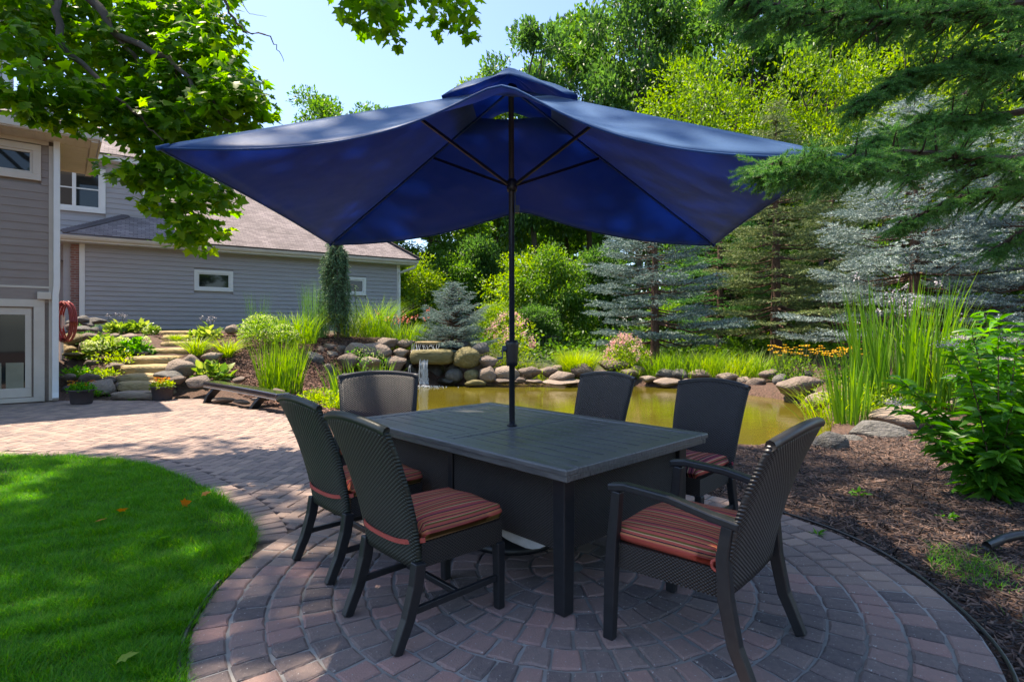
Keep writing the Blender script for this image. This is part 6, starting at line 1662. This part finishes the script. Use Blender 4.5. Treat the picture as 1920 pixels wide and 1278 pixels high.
# ------------------------------------------------------------------ overhanging maple: trunk left of the frame
mp_ = thing("maple_tree", "big maple whose leafy boughs hang in from the upper left", "maple", (-8.6, 4.2, 0))
MO = np.array([-8.6, 4.2, 0]); r = np.random.default_rng(60); mb = MB()
mb.tube([(0, 0, -.2), (.05, 0, 2.5), (.2, .1, 6.0), (.6, .2, 10), (1.4, .6, 14)], [.36, .3, .25, .2, .12], 10)
P, D, S = [], [], []
def limb(pts, r0, r1, sides=7):
    pts = np.array([np.array(q) for q in pts]) - MO; n = len(pts) * 4
    T = np.linspace(0, len(pts) - 1, n); Cc = np.stack([np.interp(T, np.arange(len(pts)), pts[:, i]) for i in range(3)], 1)
    Cc[1:-1] += r.normal(size=(n - 2, 3)) * min(.02, r0 * .5)
    mb.tube(Cc, np.linspace(r0, r1, n), sides, False); return Cc
def spray(c, rad, n, size=.115):
    """leafy end of a bough: leaves in flat layers round a centre"""
    c = np.array(c) - MO
    d = sphere_dirs(n, r); p = c + d * (r.random(n) ** .5)[:, None] * np.array(rad)
    P.append(p); dd = d * .6 + r.normal(size=(n, 3)) * .5; dd[:, 2] = -abs(dd[:, 2]) * .5 - .25; D.append(dd); S.append(size * (.6 + .65 * r.random(n)))
top = (-8.0, 4.4, 7.5)
limb([(-8.4, 4.3, 6.0), top, (-5.6, 5.2, 6.4), tuple(px(165, -10, 6.4)), tuple(px(215, 60, 6.3)), tuple(px(320, 112, 6.2)), tuple(px(372, 170, 6.1)), tuple(px(432, 228, 6.0))], .09, .008)
limb([tuple(px(215, 60, 6.3)), tuple(px(262, 122, 6.4)), tuple(px(296, 172, 6.4)), tuple(px(303, 216, 6.5)), tuple(px(322, 268, 6.6)), tuple(px(328, 330, 6.6)), tuple(px(358, 440, 6.6))], .028, .006)
limb([(-5.8, 5.0, 6.3), tuple(px(103, -10, 6.0)), tuple(px(114, 92, 5.9)), tuple(px(182, 146, 5.9)), tuple(px(236, 196, 5.9)), tuple(px(306, 264, 6.0))], .05, .007)
limb([tuple(px(320, 112, 6.2)), tuple(px(336, 170, 6.3)), tuple(px(345, 215, 6.3)), tuple(px(395, 245, 6.2))], .016, .005)
limb([tuple(px(114, 92, 5.9)), tuple(px(75, 120, 5.8)), tuple(px(48, 135, 5.7)), tuple(px(10, 130, 5.7))], .014, .004)
# (u, v, Y, half width px, half height px, leaves)
for u_, v_, Y, a_, b_, n in [(40, 30, 6.2, 90, 50, 420), (150, 40, 6.8, 80, 60, 420), (60, 95, 5.8, 80, 40, 300), (130, 165, 5.7, 70, 35, 260), (70, 205, 5.6, 45, 28, 130), (30, 175, 5.5, 45, 30, 130), (85, 222, 5.6, 22, 14, 40), (220, 110, 6.6, 80, 70, 520), (300, 60, 6.8, 90, 60, 560), (380, 110, 6.6, 80, 70, 560), (330, 170, 6.5, 90, 55, 520), (440, 160, 6.3, 55, 45, 300), (470, 185, 6.2, 38, 30, 160), (420, 205, 6.2, 60, 32, 260), (250, 190, 6.3, 70, 45, 300), (330, 235, 6.3, 80, 34, 300), (230, 240, 6.2, 45, 24, 110), (400, 45, 7.0, 60, 45, 300), (290, 15, 7, 110, 40, 420), (180, 225, 6.0, 36, 18, 60),
                          (300, 290, 6.5, 50, 34, 150), (245, 328, 6.4, 42, 22, 100), (300, 335, 6.6, 50, 26, 160), (345, 330, 6.6, 50, 34, 170), (395, 370, 6.5, 48, 22, 120), (340, 385, 6.6, 42, 30, 150), (372, 425, 6.6, 46, 26, 150), (352, 452, 6.6, 32, 16, 60), (300, 388, 6.6, 22, 16, 36), (420, 345, 6.4, 26, 20, 60), (60, -20, 6.5, 130, 40, 400), (340, -30, 7.2, 120, 40, 400),
                          (700, 12, 5.6, 52, 28, 110), (725, 45, 5.6, 24, 16, 34), (648, 20, 5.6, 16, 16, 20), (850, 10, 6.6, 50, 28, 130), (815, 32, 6.6, 22, 12, 26), (880, 35, 6.6, 22, 12, 26), (770, -8, 6.2, 60, 14, 60), (700, -40, 5.8, 140, 30, 200)]:
    spray(px(u_, v_, Y), (a_ / FPX * Y, .55, b_ / FPX * Y), int(n * 1.0))
# crown overhead, above the picture: throws the shade on lawn, terrace and table
for k in range(150):
    a = r.random() * 6.28; q = math.sqrt(r.random())
    c = np.array([-6.6 + math.cos(a) * q * 6.2, 6.1 + math.sin(a) * q * 4.4, 13.2 + r.random() * 4.0])
    gx_, gy_ = c[0] + .4 * c[2], c[1] - .24 * c[2]
    if gy_ > 4.4 and -3.4 < gx_ < .5: continue
    spray(c, (.95, .95, .5), 62, .19)
    if k % 3 == 0: limb([(-7.6, 4.6, 12.0), tuple((np.array((-7.6, 4.6, 12.0)) + c) / 2 + (0, 0, .4)), tuple(c)], .05, .008, 5)
for k in range(36):
    a = r.random() * 6.28; q = math.sqrt(r.random()); c = np.array([-10.2 + math.cos(a) * q * 2.9, 7.6 + math.sin(a) * q * 2.4, 13.5 + r.random() * 3])
    gx_, gy_ = c[0] + .4 * c[2], c[1] - .24 * c[2]
    if gy_ > 6.0 or (gy_ > 4.4 and gx_ > -3.2): continue
    spray(c, (.95, .95, .5), 62, .19)
    if k % 4 == 0: limb([(-7.8, 4.6, 11.5), tuple((np.array((-7.8, 4.6, 11.5)) + c) / 2 + (0, 0, .6)), tuple(c)], .05, .008, 5)
for k in range(46):  # unseen crown part added to shade the mulch at right
    a = r.random() * 6.28; q = math.sqrt(r.random()); c = np.array([-2.6 + math.cos(a) * q * 2.9, 8.3 + math.sin(a) * q * 2.0, 14 + r.random() * 2.5])
    if c[1] - .24 * c[2] > 6.4 or c[0] + .4 * c[2] > 4.1: continue
    spray(c, (.95, .95, .5), 62, .19)
    if k % 3 == 0: limb([(-7.6, 4.6, 12.0), tuple((np.array((-7.6, 4.6, 12.0)) + c) / 2 + (0, 0, .6)), tuple(c)], .05, .008, 5)
limb([(-7.8, 4.5, 10.5), (-3, 5, 9.2), (-1.2, 5.2, 6.0), tuple(px(700, -30, 5.7))], .05, .008, 5); limb([(-3, 5, 9.2), (-1, 6.4, 6.6), tuple(px(850, -20, 6.6))], .03, .006, 5)
# bare twig against the sky
limb([(-3, 5, 9.2), tuple(px(410, -20, 5.5)), tuple(px(440, 40, 5.5)), tuple(px(460, 60, 5.5)), tuple(px(503, 66, 5.5)), tuple(px(522, 90, 5.5)), tuple(px(532, 116, 5.5))], .016, .0022, 4)
limb([tuple(px(440, -20, 5.5)), tuple(px(465, 25, 5.5)), tuple(px(500, 32, 5.5))], .004, .0015, 4)
V, F = scatter(np.concatenate(P), np.concatenate(D), np.concatenate(S), r, MAPLE, MAPLEF, .95, (0, 0, 1))
print("maple leaves", len(F) // 14); add(mp_, "leaves", V, F, 'maple'); mb.build("branches", M['bark'], mp_, True)
# trees behind the photographer: they show in the window panes
for x, y, lab in [(12, -14, "tree behind the viewpoint, nearest one, mirrored in the garage windows"), (21, -9, "tree right of the viewpoint, mirrored in the upper window"), (27, -19, "tall tree far right behind the viewpoint"), (5, -23, "tall tree straight behind the viewpoint"), (17, -27, "farthest tree behind the viewpoint")]:
    (tm, cm), H0, R0 = TV['a']
    o = thing("tree", lab, "tree", (x, y, 0), x, "trees behind the viewpoint")
    for nm, me in (("trunk", tm), ("crown", cm)):
        c = obj(nm, me, o); c.scale = (.9, .9, .75)
